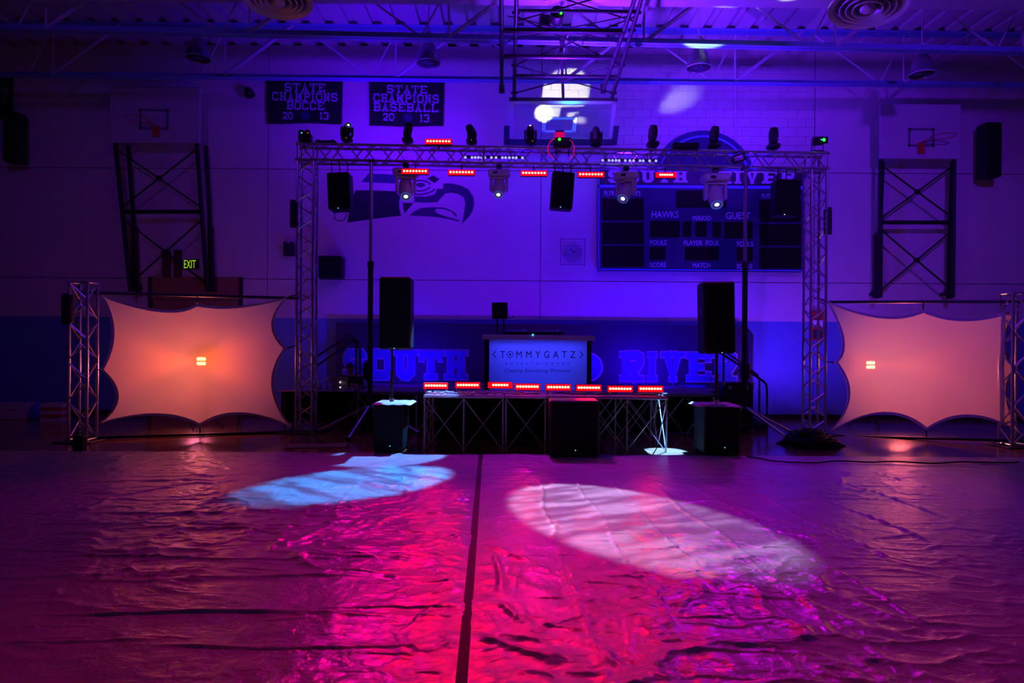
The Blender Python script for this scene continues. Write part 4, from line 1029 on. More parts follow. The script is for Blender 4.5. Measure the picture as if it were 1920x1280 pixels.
# ------------------------------------------------------------------ stretched screens with amber floods
def screen(label, P, dA, dB, pxA, pxB, lamp_px, lamp_d, pipeT, pipeB, group='stretched amber screens'):
    """P: dict of corner/mid pixels and the deepest points of each scalloped edge"""
    def dep(px): return dA + (dB - dA) * (px - pxA) / (pxB - pxA)
    t = thing('stretch_screen', label, 'screen', at((pxA + pxB) / 2, 818, dep((pxA + pxB) / 2)), group)
    def arc(a, m, b2, n=14):
        """curve from a to b through m (quadratic)"""
        out = []
        for i in range(n + 1):
            s = i / n
            out.append(tuple((1 - s) * (1 - 2 * s) * a[k] + 4 * s * (1 - s) * m[k] + s * (2 * s - 1) * b2[k] for k in (0, 1)))
        return out
    top = arc(P['tl'], P['t1'], P['tm']) + arc(P['tm'], P['t2'], P['tr'])[1:]
    bot = arc(P['bl'], P['b1'], P['bm']) + arc(P['bm'], P['b2'], P['br'])[1:]
    lef = arc(P['tl'], P['l1'], P['lm']) + arc(P['lm'], P['l2'], P['bl'])[1:]
    rig = arc(P['tr'], P['r1'], P['rm']) + arc(P['rm'], P['r2'], P['br'])[1:]
    n = len(top); g = []
    for j in range(n):
        v = j / (n - 1)
        for i in range(n):
            u = i / (n - 1); c = []
            for k in (0, 1):
                c.append((1 - v) * top[i][k] + v * bot[i][k] + (1 - u) * lef[j][k] + u * rig[j][k]
                         - ((1 - u) * (1 - v) * P['tl'][k] + u * (1 - v) * P['tr'][k] + (1 - u) * v * P['bl'][k] + u * v * P['br'][k]))
            g.append(at(c[0], c[1], dep(c[0]) + .10 * math.sin(PI * u) * math.sin(PI * v)))
    MB().add(g, [(j * n + i, j * n + i + 1, (j + 1) * n + i + 1, (j + 1) * n + i) for j in range(n - 1) for i in range(n - 1)]).build('fabric', M_SPAN, t, True)
    # hem: doubled band round the edge
    def G(i, j): return g[j * n + i]
    ring = [(i, 0, 0, 1) for i in range(n)] + [(n - 1, j, -1, 0) for j in range(1, n)] + [(i, n - 1, 0, -1) for i in range(n - 2, -1, -1)] + [(0, j, 1, 0) for j in range(n - 2, 0, -1)]
    for k0, k1 in ((0, n), (n - 1, 2 * n - 1), (2 * n - 2, 3 * n - 2), (3 * n - 3, 4 * n - 3)):
        vs = []; fs = []
        for m_ in range(k0, k1):
            i, j, di, dj = ring[m_ % len(ring)]
            p = G(i, j); q = G(min(max(i + di, 0), n - 1), min(max(j + dj, 0), n - 1))
            if (i in (0, n - 1)) and (j in (0, n - 1)): q = G(min(max(i, 1), n - 2), min(max(j, 1), n - 2))
            w = (q - p).normalized() * .05
            vs += [p + Vector((0, -.006, 0)), p + w + Vector((0, -.006, 0))]
        kk = len(vs) // 2
        fs = [(2 * a, 2 * a + 1, 2 * a + 3, 2 * a + 2) for a in range(kk - 1)]
        MB().add(vs, fs).build('hem', M_HEM, t, True)
    # pipes and tie hooks belong to the frame that stretches it
    for nm, (a, b2) in (('top_pipe', pipeT), ('bottom_pipe', pipeB)): rod(t, nm, at(*a, dep(a[0]) + .03), at(*b2, dep(b2[0]) + .03), .026, M_DARKM, 12)
    for a, b2 in P['ties']: rod(t, 'tie_hook', at(*a, dep(a[0]) + .01), at(*b2, dep(b2[0]) + .03), .012, M_BLACK, 8)
    # the flood behind it
    q = at(*lamp_px, lamp_d)
    f = thing('amber_floodlight', 'glowing amber flood on a tripod behind the ' + ('left' if lamp_px[0] < 960 else 'right') + ' stretched screen', 'lamp', (q.x, q.y, 0), 'amber floods behind the screens')
    MB().cbox(q + Vector((0, .10, 0)), (.24, .12, .22), .02).build('housing', M_BLACK, f)
    for sx in (-1, 0, 1):
        for sz in (-1, 1):
            MB().lathe([(.001, .012), (.028, .008), (.033, 0)], 12, q + Vector((sx * .055, .03, sz * .042)), Matrix.Rotation(PI / 2, 3, 'X')).build('led_lens', M_AMBER, f)
    rod(f, 'stand_pole', (q.x, q.y + .10, .12), (q.x, q.y + .10, q.z - .08), .018, M_BLACK)
    for a in (0.5, 2.6, 4.7): rod(f, 'stand_leg', (q.x, q.y + .10, .34), (q.x + .38 * math.cos(a), q.y + .10 + .38 * math.sin(a), .012), .012, M_BLACK)
    return t
screen('left stretched white screen glowing amber, between short and tall towers',
       dict(tl=(188, 552), t1=(300, 580), tm=(370, 569), t2=(448, 573), tr=(541, 556), bl=(184, 795), b1=(290, 779), bm=(375, 799), b2=(452, 777), br=(547, 801),
            l1=(209, 622), lm=(188, 693), l2=(217, 745), r1=(514, 606), rm=(537, 653), r2=(514, 725),
            ties=(((370, 568), (370, 556)), ((375, 800), (375, 812)), ((188, 693), (166, 694)), ((537, 653), (553, 648)), ((188, 552), (170, 548)), ((541, 556), (560, 552)), ((184, 795), (165, 800)), ((547, 801), (556, 806)))),
       11.35, 12.45, 150, 548, (376, 677), 12.97, ((150, 548), (560, 559)), ((160, 821), (556, 809)))
screen('right stretched white screen glowing amber, past the scoreboard tower',
       dict(tl=(1549, 563), t1=(1650, 592), tm=(1731, 581), t2=(1815, 597), tr=(1911, 578), bl=(1553, 812), b1=(1652, 776), bm=(1737, 806), b2=(1822, 782), br=(1916, 815),
            l1=(1578, 635), lm=(1565, 679), l2=(1589, 745), r1=(1887, 640), rm=(1907, 690), r2=(1891, 745),
            ties=(((1731, 581), (1731, 566)), ((1737, 806), (1737, 818)), ((1565, 679), (1549, 678)), ((1907, 690), (1916, 690)), ((1549, 563), (1540, 561)), ((1553, 812), (1542, 815)))),
       12.88, 11.38, 1550, 1912, (1634, 684), 13.57, ((1545, 566), (1922, 565)), ((1548, 817), (1925, 826)))

# ------------------------------------------------------------------ stage lights on the truss
def moving_head(label, px, loc, s, flip, pan, tilt, body, lit=None, ind=None, grp=None, base_w=.21):
    """loc: foot on the chord; flip hangs it below; tilt leans the head towards the hall, pan turns the yoke"""
    t = thing('moving_head_light', label, 'stage light', loc, grp, world=False, rot=(PI if flip else 0, 0, PI if flip else 0))
    Rp = Matrix.Rotation(pan, 3, 'Z')
    MB().cbox((0, 0, .085 * s), (base_w * s, .20 * s, .09 * s), .02 * s).build('base', body, t)
    MB().box((0, 0, .02 * s), (.05 * s, .05 * s, .05 * s)).box((0, 0, -.01 * s), (.07 * s, .06 * s, .05 * s)).build('clamp', M_DARKM, t)
    y = MB()
    for sx in (-1, 1):
        y.cbox(Rp @ Vector((sx * .108 * s, 0, .235 * s)), (.036 * s, .10 * s, .19 * s), .012 * s, Rp)
    y.cbox(Rp @ Vector((0, 0, .145 * s)), (.23 * s, .10 * s, .032 * s), .01 * s, Rp)
    y.build('yoke', body, t)
    Rt = Rp @ Matrix.Rotation(tilt, 3, 'X')
    h = MB().lathe([(.001, -.13 * s), (.055 * s, -.125 * s), (.078 * s, -.08 * s), (.086 * s, 0), (.086 * s, .07 * s), (.074 * s, .125 * s), (.066 * s, .15 * s), (.060 * s, .15 * s)], 20, (0, 0, .27 * s), Rt).build('head', body, t, True)
    MB().lathe([(.060 * s, .147 * s), (.068 * s, .150 * s), (.068 * s, .158 * s), (.056 * s, .158 * s)], 20, (0, 0, .27 * s), Rt, cap=False).build('lens_ring', M_GLOWR if lit else M_DARKM, t, True)
    MB().lathe([(.001, .156 * s), (.026 * s if lit else .056 * s, .150 * s)], 18, (0, 0, .27 * s), Rt).build('lens', lit or M_LENSD, t, True)
    if ind is not None:
        MB().lathe([(.001, .004), (.010, 0)], 8, (ind * s, -.104 * s, .09 * s), Matrix.Rotation(PI / 2, 3, 'X')).build('indicator_lamp', M_INDR, t)
    else:
        MB().cbox((.05 * s, -.101 * s, .09 * s), (.06 * s, .006, .03 * s), .002).build('display', M_LENSD, t)
    return t
g1 = 'black moving heads standing on the truss'
for (px, pan, tilt, lit, ind, lab) in ((648, .45, 1.1, M_LENSY, .01, 'lit black moving head on the truss, tilted up at the camera'),
                                      (763, 1.5, .25, None, None, 'black moving head on the truss in front of the baseball banner'),
                                      (884, 1.2, -.5, None, .0, 'black moving head on the truss above the blue light strip, turned sideways'),
                                      (995, .0, -.4, None, .04, 'black moving head on the truss before the left side of the glass backboard'),
                                      (1119, .05, -.4, None, None, 'black moving head on the truss before the right side of the glass backboard'),
                                      (1226, 1.45, .1, None, None, 'black moving head on the truss between backboard and round emblem'),
                                      (1342, 1.5, .15, None, None, 'black moving head on the truss in front of the round emblem'),
                                      (1454, 1.5, .05, None, None, 'black moving head on the truss nearest the green laser')):
    p = beam_pt(px, .10); p.z = ztop + .045
    moving_head(lab, px, p, .92 if px < 1200 else 1.02, False, pan, tilt, M_BLACK, lit, ind, g1)
g2 = 'white moving heads hanging under the truss'
for (px, pan, tilt, lit, s, lab) in ((760, -.18, .62, M_LENSW, 1.52, 'white moving head hanging in front of the hawk emblem, lens lit'),
                                    (936, .06, .62, M_LENSW, 1.36, 'white moving head hanging right of the hawk beak, lens lit'),
                                    (1176, .55, .72, M_LENSW, 1.50, 'white moving head hanging over the scoreboard corner, turned aside'),
                                    (1345, .05, .55, M_LENSW, 1.66, 'white moving head hanging in front of the scoreboard middle')):
    p = beam_pt(px, .10); p.z = zb - .06
    moving_head(lab, px, p, s, True, pan, tilt, M_WHITE, lit, None, g2, .30)
# red bars
def led_bar(label, c, n, L, lean=0.0, feet=None, grp=None, shrink=False):
    t = thing('led_bar', label, 'led bar', c, grp)
    R = Matrix.Rotation(lean, 3, 'X')
    MB().cbox(c + Vector((0, .045, 0)), (L, .07, .112), .012, R).build('housing', M_BLACK, t)
    MB().cbox(c + Vector((0, .006, 0)), (L - .01, .012, .10), .005, R).build('front_lens', M_REDLED, t)  # lens face made tall and glowing to stand for the red halo
    step = (L - .05) / 8
    for k in range(n):
        x = (k - (n - 1) / 2) * step
        MB().lathe([(.001, .016), (.012, .012), (.0195, 0)], 10, c + Vector((x, -.002, .004)), Matrix.Rotation(PI / 2, 3, 'X')).build('led_lens', M_LEDHOT, t)
    if feet is not None:
        for s in (-1, 1):
            MB().cbox(Vector((c.x + s * L * .42, c.y + .05, (c.z + feet) / 2)), (.03, .06, abs(c.z - feet)), .006).build('bracket_foot', M_ALU, t)
    else:
        rod(t, 'hanger', c + Vector((0, .05, 0)), c + Vector((0, .09, .16 if c.z < zb else -.12)), .014, M_DARKM)
    return t
g3 = 'red led bars on the truss'
for (px, py, n, lab) in ((822, 265, 8, 'lit red led bar standing above the truss beam'), (778, 321, 8, 'lit red led bar under the truss above the leftmost white moving head'),
                         (865, 323, 8, 'lit red led bar under the truss above the hawk beak'), (1001, 324.5, 8, 'bright red led bar under the truss left of the middle loudspeaker'),
                         (1108, 327, 8, 'thin dim red led bar under the truss right of the middle loudspeaker'), (1249, 328, 6, 'red led bar of six lamps under the truss before the scoreboard header')):
    c = at(px, py, 12.40 + (px - 555) / 995 * .37); led_bar(lab, c, n, .50 if n == 8 else .40, grp=g3)
ZR = .862
g4 = 'red led bars on the front riser'
for k, (px, py, n) in enumerate(((817, 723, 8), (877, 722, 8), (938, 722, 6), (989, 725, 8), (1047, 726, 8), (1104, 727, 8), (1163, 729, 8), (1220, 729, 8))):
    lab = ('red led bar at the left end of the front riser', 'second red led bar from the left on the front riser', 'red led bar of six lamps on the front riser before the booth edge', 'fourth red led bar from the left on the front riser',
           'red led bar on the riser behind the left edge of the middle subwoofer', 'red led bar on the riser behind the right edge of the middle subwoofer', 'second red led bar from the right on the front riser', 'red led bar at the right end of the front riser')[k]
    led_bar(lab, at(px, py, 10.85 if k > 2 else 11.1), n, .41, feet=ZR, grp=g4)
# blue strips inside the truss
def blue_strip(label, pxs, py0, slope):
    x0, x1 = pxs[0], pxs[-1]
    t = thing('led_strip', label, 'led strip', at((x0 + x1) / 2, py0, 12.62), 'blue led strips in the truss')
    rod(t, 'housing', at(x0 - 3, py0 - 1, 12.70), at(x1 + 3, py0 - 1 + slope * (x1 - x0), 12.72), .028, M_DARKM)
    for x in pxs:
        MB().lathe([(.001, .022), (.017, .018), (.025, 0)], 10, at(x, py0 + slope * (x - x0), 12.65), Matrix.Rotation(PI / 2, 3, 'X')).build('led_lens', M_BLUELED, t)
    return t
blue_strip('strip of blue white led points in the truss left of the middle box', [872.5, 885, 891, 897, 903, 909, 921.5, 930, 942, 948, 955, 962, 968, 979.5], 295, .006)
blue_strip('strip of blue white led points in the truss over the scoreboard corner', [1130, 1142, 1148.5, 1155, 1161, 1172.5, 1181, 1188, 1200, 1206, 1218, 1230], 300.5, .010)
# small things standing on the beam
t = thing('control_box', 'black control box with green lamp at the middle of the beam', 'box', beam_pt(1054, .12) + Vector((0, 0, TS + .03)))
pxbox(1038, 257, 1071, 275, 12.62, .22, 'case', M_BLACK, t, b=.015)
MB().lathe([(.001, .012), (.020, .008), (.026, 0)], 12, at(1049, 261, 12.60), Matrix.Rotation(PI / 2, 3, 'X')).build('indicator_lamp', M_GREEN, t)
MB().lathe([(.001, .006), (.010, 0)], 8, at(1069, 263, 12.60), Matrix.Rotation(PI / 2, 3, 'X')).build('indicator_lamp', M_INDR, t)
for (a, b2) in ((1043, 276), (1066, 276)): rod(t, 'mounting_leg', at(a, 274, 12.7), at(a, 292, 12.7), .014, M_DARKM)
t = thing('pink_case', 'small case given a bright pink glow standing behind the control box', 'box', at(1049, 257, 12.85))
pxbox(1040, 247, 1059, 258, 12.85, .12, 'body', M_PINK, t, b=.01); pxbox(1041, 244, 1058, 247, 12.87, .08, 'handle', M_DARKM, t, b=.005); rod(t, 'mounting_leg', at(1049, 257, 12.91), Vector((at(1049, 257, 12.91).x, 12.91, ztop - .01)), .03, M_DARKM)
pts = [at(1040, 259, 12.55), at(1031, 266, 12.5), at(1027, 277, 12.5), at(1029, 288, 12.5), at(1036, 297, 12.5)]
tag(MB().path(pts, .010, 6).build('pink_cable', M_PINK, None, True), 'cable given a pink glow looping left of the control box', 'cable')
pts = [at(1072, 264, 12.6), at(1077, 276, 12.5), at(1075, 290, 12.5), at(1068, 299, 12.5)]
tag(MB().path(pts, .008, 6).build('pink_cable', M_PINK, None, True), 'cable given a pink glow looping right of the control box', 'cable')
t = thing('laser_projector', 'grey laser projector with green beam lamp on the right tower', 'laser', at(1535, 284, 12.95))
Rl = Matrix.Rotation(math.radians(-20), 3, 'Z') @ Matrix.Rotation(math.radians(14), 3, 'X')
lc_ = at(1537, 264, 12.95)
MB().cbox(lc_ + Vector((-.03, .02, 0)), (.20, .34, .16), .02, Rl).build('housing', M_DARKM, t)
MB().cbox(lc_ + Rl @ Vector((.03, -.165, 0)), (.20, .03, .13), .012, Rl).build('front_plate', M_BLACK, t)
MB().lathe([(.001, .012), (.026, .008), (.03, 0)], 12, at(1545, 262, 12.74), Matrix.Rotation(PI / 2, 3, 'X')).build('laser_lens', M_GREEN, t)
MB().lathe([(.001, .01), (.012, 0)], 8, at(1540, 261.5, 12.74), Matrix.Rotation(PI / 2, 3, 'X')).build('indicator_lamp', M_INDB, t)
for s in (-1, 1): MB().cbox(lc_ + Vector((s * .11 - .02, .05, -.09)), (.012, .06, .18), .004).build('yoke_arm', M_ALU, t)
MB().cbox(lc_ + Vector((-.02, .05, -.18)), (.24, .08, .02), .004).build('yoke_base', M_DARKM, t)
t = thing('effect_light', 'small black twin-lens effect light on the left tower top', 'stage light', at(569, 268, 12.6))
pxbox(558, 247, 582, 266, 12.58, .18, 'housing', M_BLACK, t, b=.03)
for px, m in ((565.5, M_INDB), (577, M_INDR)):
    MB().lathe([(.001, .0), (.05, .0), (.055, -.03), (.04, -.04)], 14, at(px, 249, 12.57), Matrix.Rotation(-PI / 2, 3, 'X')).build('lens_barrel', M_BLACK, t, True)
    MB().lathe([(.001, .008), (.012, 0)], 8, at(px, 249, 12.51), Matrix.Rotation(PI / 2, 3, 'X')).build('indicator_lamp', m, t)
rod(t, 'bracket', at(570, 266, 12.65), at(570, 276, 12.65), .03, M_DARKM)
for (x0, x1, y0, y1, d, lab) in ((590, 629, 262.5, 268, 12.62, 'flat black ballast box on the beam right of the left tower'), (1262, 1312, 267, 277, 12.70, 'flat dark ballast box on the beam before the round emblem')):
    t = thing('ballast_box', lab, 'box', at((x0 + x1) / 2, y1, d)); pxbox(x0, y0, x1, y1, d, .16, 'case', M_BLACK, t, b=.012)
    pxbox(x0 + 4, y0 - 1.2, x0 + 9, y0, d, .05, 'latch', M_DARKM, t); pxbox(x1 - 9, y0 - 1.2, x1 - 4, y0, d, .05, 'latch', M_DARKM, t)
t = thing('hanging_lamp_case', 'black lamp case inside the beam above the right pole', 'stage light', at(1385, 295, 12.7))
Rq = Matrix.Rotation(math.radians(-18), 3, 'Y'); MB().cbox(at(1385, 297, 12.85), (.24, .14, .14), .02, Rq).build('case', M_BLACK, t); MB().cbox(at(1385, 297, 12.76), (.18, .02, .10), .006, Rq).build('front_glass', M_LENSD, t)
# loudspeakers hung below the beam
def hung_speaker(label, x0, y0, x1, y1, d, lean, led, ledm, wire=True):
    c = at((x0 + x1) / 2, (y0 + y1) / 2, d); w = (x1 - x0) * d / F; h = (y1 - y0) * d / F
    t = thing('fill_speaker', label, 'speaker', c + Vector((0, 0, -h / 2)), 'black loudspeakers hung under the truss')
    R = Matrix.Rotation(lean, 3, 'Y')
    MB().cbox(c + Vector((0, .18, 0)), (w, .34, h), .025, R).build('cabinet', M_BLACK, t)
    MB().cbox(c + Vector((0, .004, 0)), (w * .94, .014, h * .95), .005, R).build('grille', M_GRILLE, t)
    MB().lathe([(.001, .008), (.009, 0)], 8, at(led[0], led[1], d - .02), Matrix.Rotation(PI / 2, 3, 'X')).build('indicator_lamp', ledm, t)
    for s in (-.36, 0, .36):
        rod(t, 'hanging_strap', c + R @ Vector((s * w, .18, h / 2)), Vector((c.x + s * w, beam_pt((x0 + x1) / 2).y, zb + .0)), .010, M_CABLE, 6)
    MB().cbox(c + R @ Vector((0, .2, h / 2 + .012)), (w * .5, .1, .03), .01, R).build('handle', M_DARKM, t)
    return t
hung_speaker('black loudspeaker hung under the beam at the left tower, cable loop below', 613, 322, 655, 392, 12.45, -.05, (634, 390), M_INDB)
hung_speaker('black loudspeaker hung at the middle of the beam', 1034, 321, 1076, 390, 12.55, .065, (1051, 388), M_INDB)
hung_speaker('black loudspeaker hung in front of the right end of the scoreboard', 1456, 335, 1502, 403, 12.75, .03, (1471, 402), M_LENSY)
pts = [at(634, 393, 12.5), at(627, 402, 12.5), at(627, 410, 12.5), at(634, 414.5, 12.5), at(644, 413, 12.5), at(649, 405, 12.5), at(649, 393, 12.5)]
tag(MB().path(pts, .008, 6).build('speaker_cable', M_CABLE, None, True), 'black cable loop under the left hung loudspeaker', 'cable')
# vertical battens on the towers
def batten(label, x0, y0, x1, y1, d, arm):
    t = thing('tower_batten', label, 'stage light', at((x0 + x1) / 2, y1, d))
    pxbox(x0, y0, x1, y1, d, .13, 'housing', M_BLACK, t, b=.02)
    n = 7
    for k in range(n):
        yy = y0 + (k + .5) * (y1 - y0) / n
        MB().cbox(at((x0 + x1) / 2, yy, d - .006), ((x1 - x0) * .7 * d / F, .02, (y1 - y0) / n * .7 * d / F), .006).build('cell', M_DARKM, t)
    for yy in (y0 + 6, y1 - 6): rod(t, 'clamp_arm', at((x0 + x1) / 2, yy, d + .08), at(arm, yy, d + .02), .016, M_DARKM)
    for yy in (y0, y1): MB().cbox(at((x0 + x1) / 2, yy, d + .05), (.09, .05, .03), .008).build('end_cap', M_DARKM, t)
batten('black vertical light batten clamped to the left tall tower', 543, 376, 555, 425, 12.42, 559)
batten('black vertical light batten clamped to the right tall tower', 1549, 390, 1561, 438, 12.85, 1546)
batten('black vertical light batten clamped to the short left tower', 113, 552, 131, 606, 11.1, 134)

# ------------------------------------------------------------------ crank stands
def crank_stand(label, px, top, legdir):
    bp = beam_pt(px, -.09); x, y = bp.x, bp.y
    t = thing('crank_stand', label, 'stand', (x, y, 0), 'crank stands under the beam')
    zc = at(px, 495, y).z
    rod(t, 'lower_tube', (x, y, .30), (x, y, zc), .050, M_BLACK, 14); rod(t, 'upper_tube', (x, y, zc - .1), (x, y, zb - .02), .034, M_ALU, 12)
    rod(t, 'collar', (x, y, zc - .06), (x, y, zc + .05), .062, M_DARKM, 14)
    zw = at(px, 700, y).z; MB().cbox((x - .02, y - .09, zw + .05), (.16, .14, .30), .02).build('winch', M_BLACK, t)
    rod(t, 'winch_handle', (x - .10, y - .1, zw + .1), (x - .22, y - .1, zw - .02), .012, M_DARKM)
    MB().box((x, y + .04, zb - .03), (.10, .22, .04)).build('top_bracket', M_DARKM, t)
    rod(t, 'lock_knob', (x + .03, y - .02, zb - .10), (x + .10, y - .03, zb - .10), .02, M_SBLUE)
    for a in legdir:
        e = Vector((x + .95 * math.cos(a), y + .95 * math.sin(a), .035))
        rod(t, 'leg', (x + .04 * math.cos(a), y + .04 * math.sin(a), .50), e, .026, M_ALU, 10)
        rod(t, 'leg_brace', (x, y, .16), (x + .55 * math.cos(a), y + .55 * math.sin(a), .23), .014, M_DARKM)
        rod(t, 'foot', e - Vector((0, 0, .033)), e + Vector((0, 0, .03)), .05, M_BLACK, 12)
    return t
crank_stand('thin crank stand pole under the beam by the left loudspeaker', 698, 312, (-1.75, -.15, 3.25))
crank_stand('thin crank stand pole under the beam in front of the scoreboard', 1395, 315, (-1.0, .15, -2.7))

# ------------------------------------------------------------------ stage, backdrop board and stairs at the wall
ZST = .76
t = thing('stage_platform', 'low carpeted stage platform against the back wall', 'stage', (.4, 12.6, 0))
x0, x1 = at(668, 736, 12.6).x, at(1342, 736, 12.6).x
nx_ = 6; wx = (x1 - x0) / nx_
for i in range(nx_):
    for j in range(2):
        MB().cbox((x0 + wx * (i + .5), 12.6 + 1.34 * (j + .5), ZST - .03), (wx - .006, 1.334, .06), .006).build('deck_panel', M_DECK, t)
for i in range(nx_ + 1):
    x = x0 + wx * i + (.03 if i == 0 else (-.03 if i == nx_ else 0))
    rod(t, 'leg', (x, 12.63, .0), (x, 12.63, ZST - .06), .016, M_ALUD); rod(t, 'leg', (x, 15.25, .0), (x, 15.25, ZST - .06), .016, M_ALUD)
    if i < nx_:
        for h in (0, .5):
            xa, xb = x0 + wx * (i + h) + .03, x0 + wx * (i + h + .5) - .03
            rod(t, 'cross_brace', (xa, 12.63, .03), (xb, 12.63, ZST - .08), .010, M_ALUD, 6); rod(t, 'cross_brace', (xb, 12.645, .03), (xa, 12.645, ZST - .08), .010, M_ALUD, 6)
vs = []; fs = []; n = 160
for i in range(n + 1):
    x = x0 + .02 + (x1 - x0 - .04) * i / n; yy = 12.80 + .03 * math.sin(i * 1.3) + .012 * math.sin(i * 3.1)
    vs += [(x, yy, .01), (x, yy, ZST - .065)]
MB().add(vs, [(2 * i, 2 * i + 2, 2 * i + 3, 2 * i + 1) for i in range(n)]).build('skirt', M_CLOTH, t, True)

t = thing('backdrop_board', 'long dark navy backdrop board with big blue block letters, behind the booth', 'board', at(1020, 745, 15.2))
a, b2 = at(630, 604, 15.14), at(1413, 611, 15.14)
pz = [(a.x, 15.14, .78), (a.x, 15.14, a.z), (b2.x - .16, 15.14, b2.z + .0), (b2.x, 15.14, b2.z - .20), (b2.x, 15.14, .30), (x1 + .2, 15.14, .30), (x1 + .2, 15.14, .78)]
MB().prism([pz[0], pz[1], pz[2], pz[3], (b2.x, 15.14, .78)], .22).build('board', M_NAVY, t)
MB().box((b2.x - .5, 15.25, .42), (1.0, .2, .74)).build('lower_board', M_NAVY, t)
rod(t, 'edge_bead', (b2.x - .10, 15.12, .05), (b2.x - .10, 15.12, b2.z - .12), .05, M_NAVY, 10)
block_word('SOUTH', 644, 656, 877, 709.5, 15.09, M_LBLUE, t, .30, .10, per_letter=True, edge=M_LEDGE, e=.045, thick=.02, skew=.006)
block_word('RIVER', 1162, 660, 1381, 713.5, 15.09, M_LBLUE, t, .30, .10, per_letter=True, edge=M_LEDGE, e=.045, thick=.02, skew=.006)
cc = at(1103, 688, 15.11); R90 = Matrix.Rotation(PI / 2, 3, 'X')
MB().lathe([(.001, .02), (.29, .02), (.29, 0)], 40, cc, R90).build('round_badge', M_LBLUE, t)
MB().lathe([(.29, 0), (.29, .025), (.325, .025), (.325, 0)], 40, cc, R90).build('badge_ring', M_LEDGE, t)

def stairs(label, xs, z_top, y0, y1, n, rails, grp='stage stairs'):
    t = thing('stage_stairs', label, 'stairs', ((xs[0] + xs[1]) / 2, (y0 + y1) / 2, 0), grp)
    for k in range(n):
        f0 = k / n; xa = xs[0] + (xs[1] - xs[0]) * f0; xb = xs[0] + (xs[1] - xs[0]) * (k + 1) / n; z = z_top * (k + 1) / n
        MB().cbox(((xa + xb) / 2, (y0 + y1) / 2, z - .02), (abs(xb - xa) + .03, y1 - y0, .04), .006).build('tread', M_DECK, t)
        MB().box((xa, (y0 + y1) / 2, z - .04 - z_top / n / 2 + .02), (.02, y1 - y0 - .06, z_top / n - .04)).build('riser_board', M_BLACK, t)
    for y in (y0 + .02, y1 - .02):
        MB().prism([(xs[0], y - .015, .0), (xs[1], y - .015, .0), (xs[1], y - .015, z_top - .05), (xs[0], y - .015, .10)], .03).build('stringer', M_BLACK, t)
    for pts in rails: MB().path(pts, .022, 8).build('handrail', M_BLACK, t, True)
    return t
ya, yb = 14.45, 15.05
stairs('dark stage stairs with two handrails behind the laptop table', (-4.30, x0 - .02), ZST, ya, yb, 4,
       [[at(588, 672, ya), at(640, 638, ya), at(652, 628, ya), at(664, 630, ya), at(668, 640, ya), Vector((at(668, 640, ya).x, ya, ZST))],
        [at(588, 690, yb), at(650, 646, yb), at(661, 638, yb), at(672, 640, yb), at(676, 652, yb), Vector((at(676, 652, yb).x, yb, ZST))],
        [at(588, 672, ya), Vector((at(588, 672, ya).x, ya, 0.0))], [at(588, 690, yb), Vector((at(588, 690, yb).x, yb, 0.0))]])
ya, yb = 13.35, 14.3
stairs('dark stage stairs with bent handrails by the scoreboard tower', (5.02, x1 + .02), ZST, ya, yb, 4,
       [[at(1343, 655, ya), at(1352, 662, ya), at(1404, 696, ya), at(1432, 715, ya), at(1437, 721, ya), at(1438, 732, ya), Vector((at(1438, 806, ya).x, ya, .03)), Vector((at(1416, 806, ya).x, ya, .03))],
        [at(1357, 659, yb), at(1364, 662, yb), at(1420, 702, yb), at(1424, 712, yb), Vector((at(1424, 712, yb).x, yb, .02))],
        [at(1343, 655, ya), Vector((at(1343, 655, ya).x, ya, ZST - .1))], [at(1357, 659, yb), Vector((at(1357, 659, yb).x, yb, ZST - .1))]])
t = thing('road_case', 'black road case with steel corners beside the right stage stairs', 'case', at(1383, 812, 12.95))
p = at(1383, 717, 12.9); wz = p.z
MB().cbox((p.x, 13.05, wz / 2 + .03), (.57, .40, wz - .06), .015).build('case_body', M_BLACK, t)
MB().cbox((p.x, 13.05, wz - .09), (.585, .415, .03), .004).build('lid_edge', M_DARKM, t)
for sx in (-1, 1):
    for z in (.05, wz - .03): MB().cbox((p.x + sx * .27, 12.86, z + .01), (.06, .03, .06), .006).build('corner_cap', M_ALU, t)
    MB().cbox((p.x + sx * .16, 12.842, wz - .09), (.06, .015, .07), .004).build('latch', M_ALU, t)
    for y in (12.92, 13.18): MB().lathe([(.001, -.02), (.03, -.02), (.03, .02), (.001, .02)], 12, (p.x + sx * .22, y, .03), Matrix.Rotation(PI / 2, 3, 'Y')).build('caster', M_BLACK, t)

# ------------------------------------------------------------------ booth with the lit panel
DBF = 12.72
R90 = Matrix.Rotation(PI / 2, 3, 'X')
t = thing('dj_booth', 'black booth with lit blue lettered front panel and pale counter', 'booth', (at(1010, 700, DBF).x, DBF, ZST))
def zx(px, py, d=DBF): return at(px, py, d)
bx0, bx1 = zx(908, 690).x, zx(1109, 690).x
zc0, zc1 = zx(1010, 637.5).z, zx(1010, 628).z
MB().cbox(((zx(904, 630).x + zx(1116, 630).x) / 2, DBF + .27, (zc0 + zc1) / 2), (zx(1116, 630).x - zx(904, 630).x, .62, zc1 - zc0), .008, Matrix.Rotation(.005, 3, 'Y')).build('counter', M_WHITE, t)
px0, px1 = zx(917, 690).x, zx(1100.5, 690).x
MB().box(((px0 + px1) / 2, DBF + .012, (ZST + zc0) / 2 + .01), (px1 - px0, .004, zc0 - ZST - .03)).build('lit_panel', M_SCRIM, t)
for xa, xb in ((bx0, px0), (px1, bx1)): MB().cbox(((xa + xb) / 2, DBF + .02, (ZST + zc0) / 2), (xb - xa, .06, zc0 - ZST), .006).build('front_post', M_BLACK, t)
for x in (bx0 + .02, bx1 - .02): MB().box((x, DBF + .28, (ZST + zc0) / 2), (.03, .48, zc0 - ZST)).build('side_panel', M_BLACK, t)
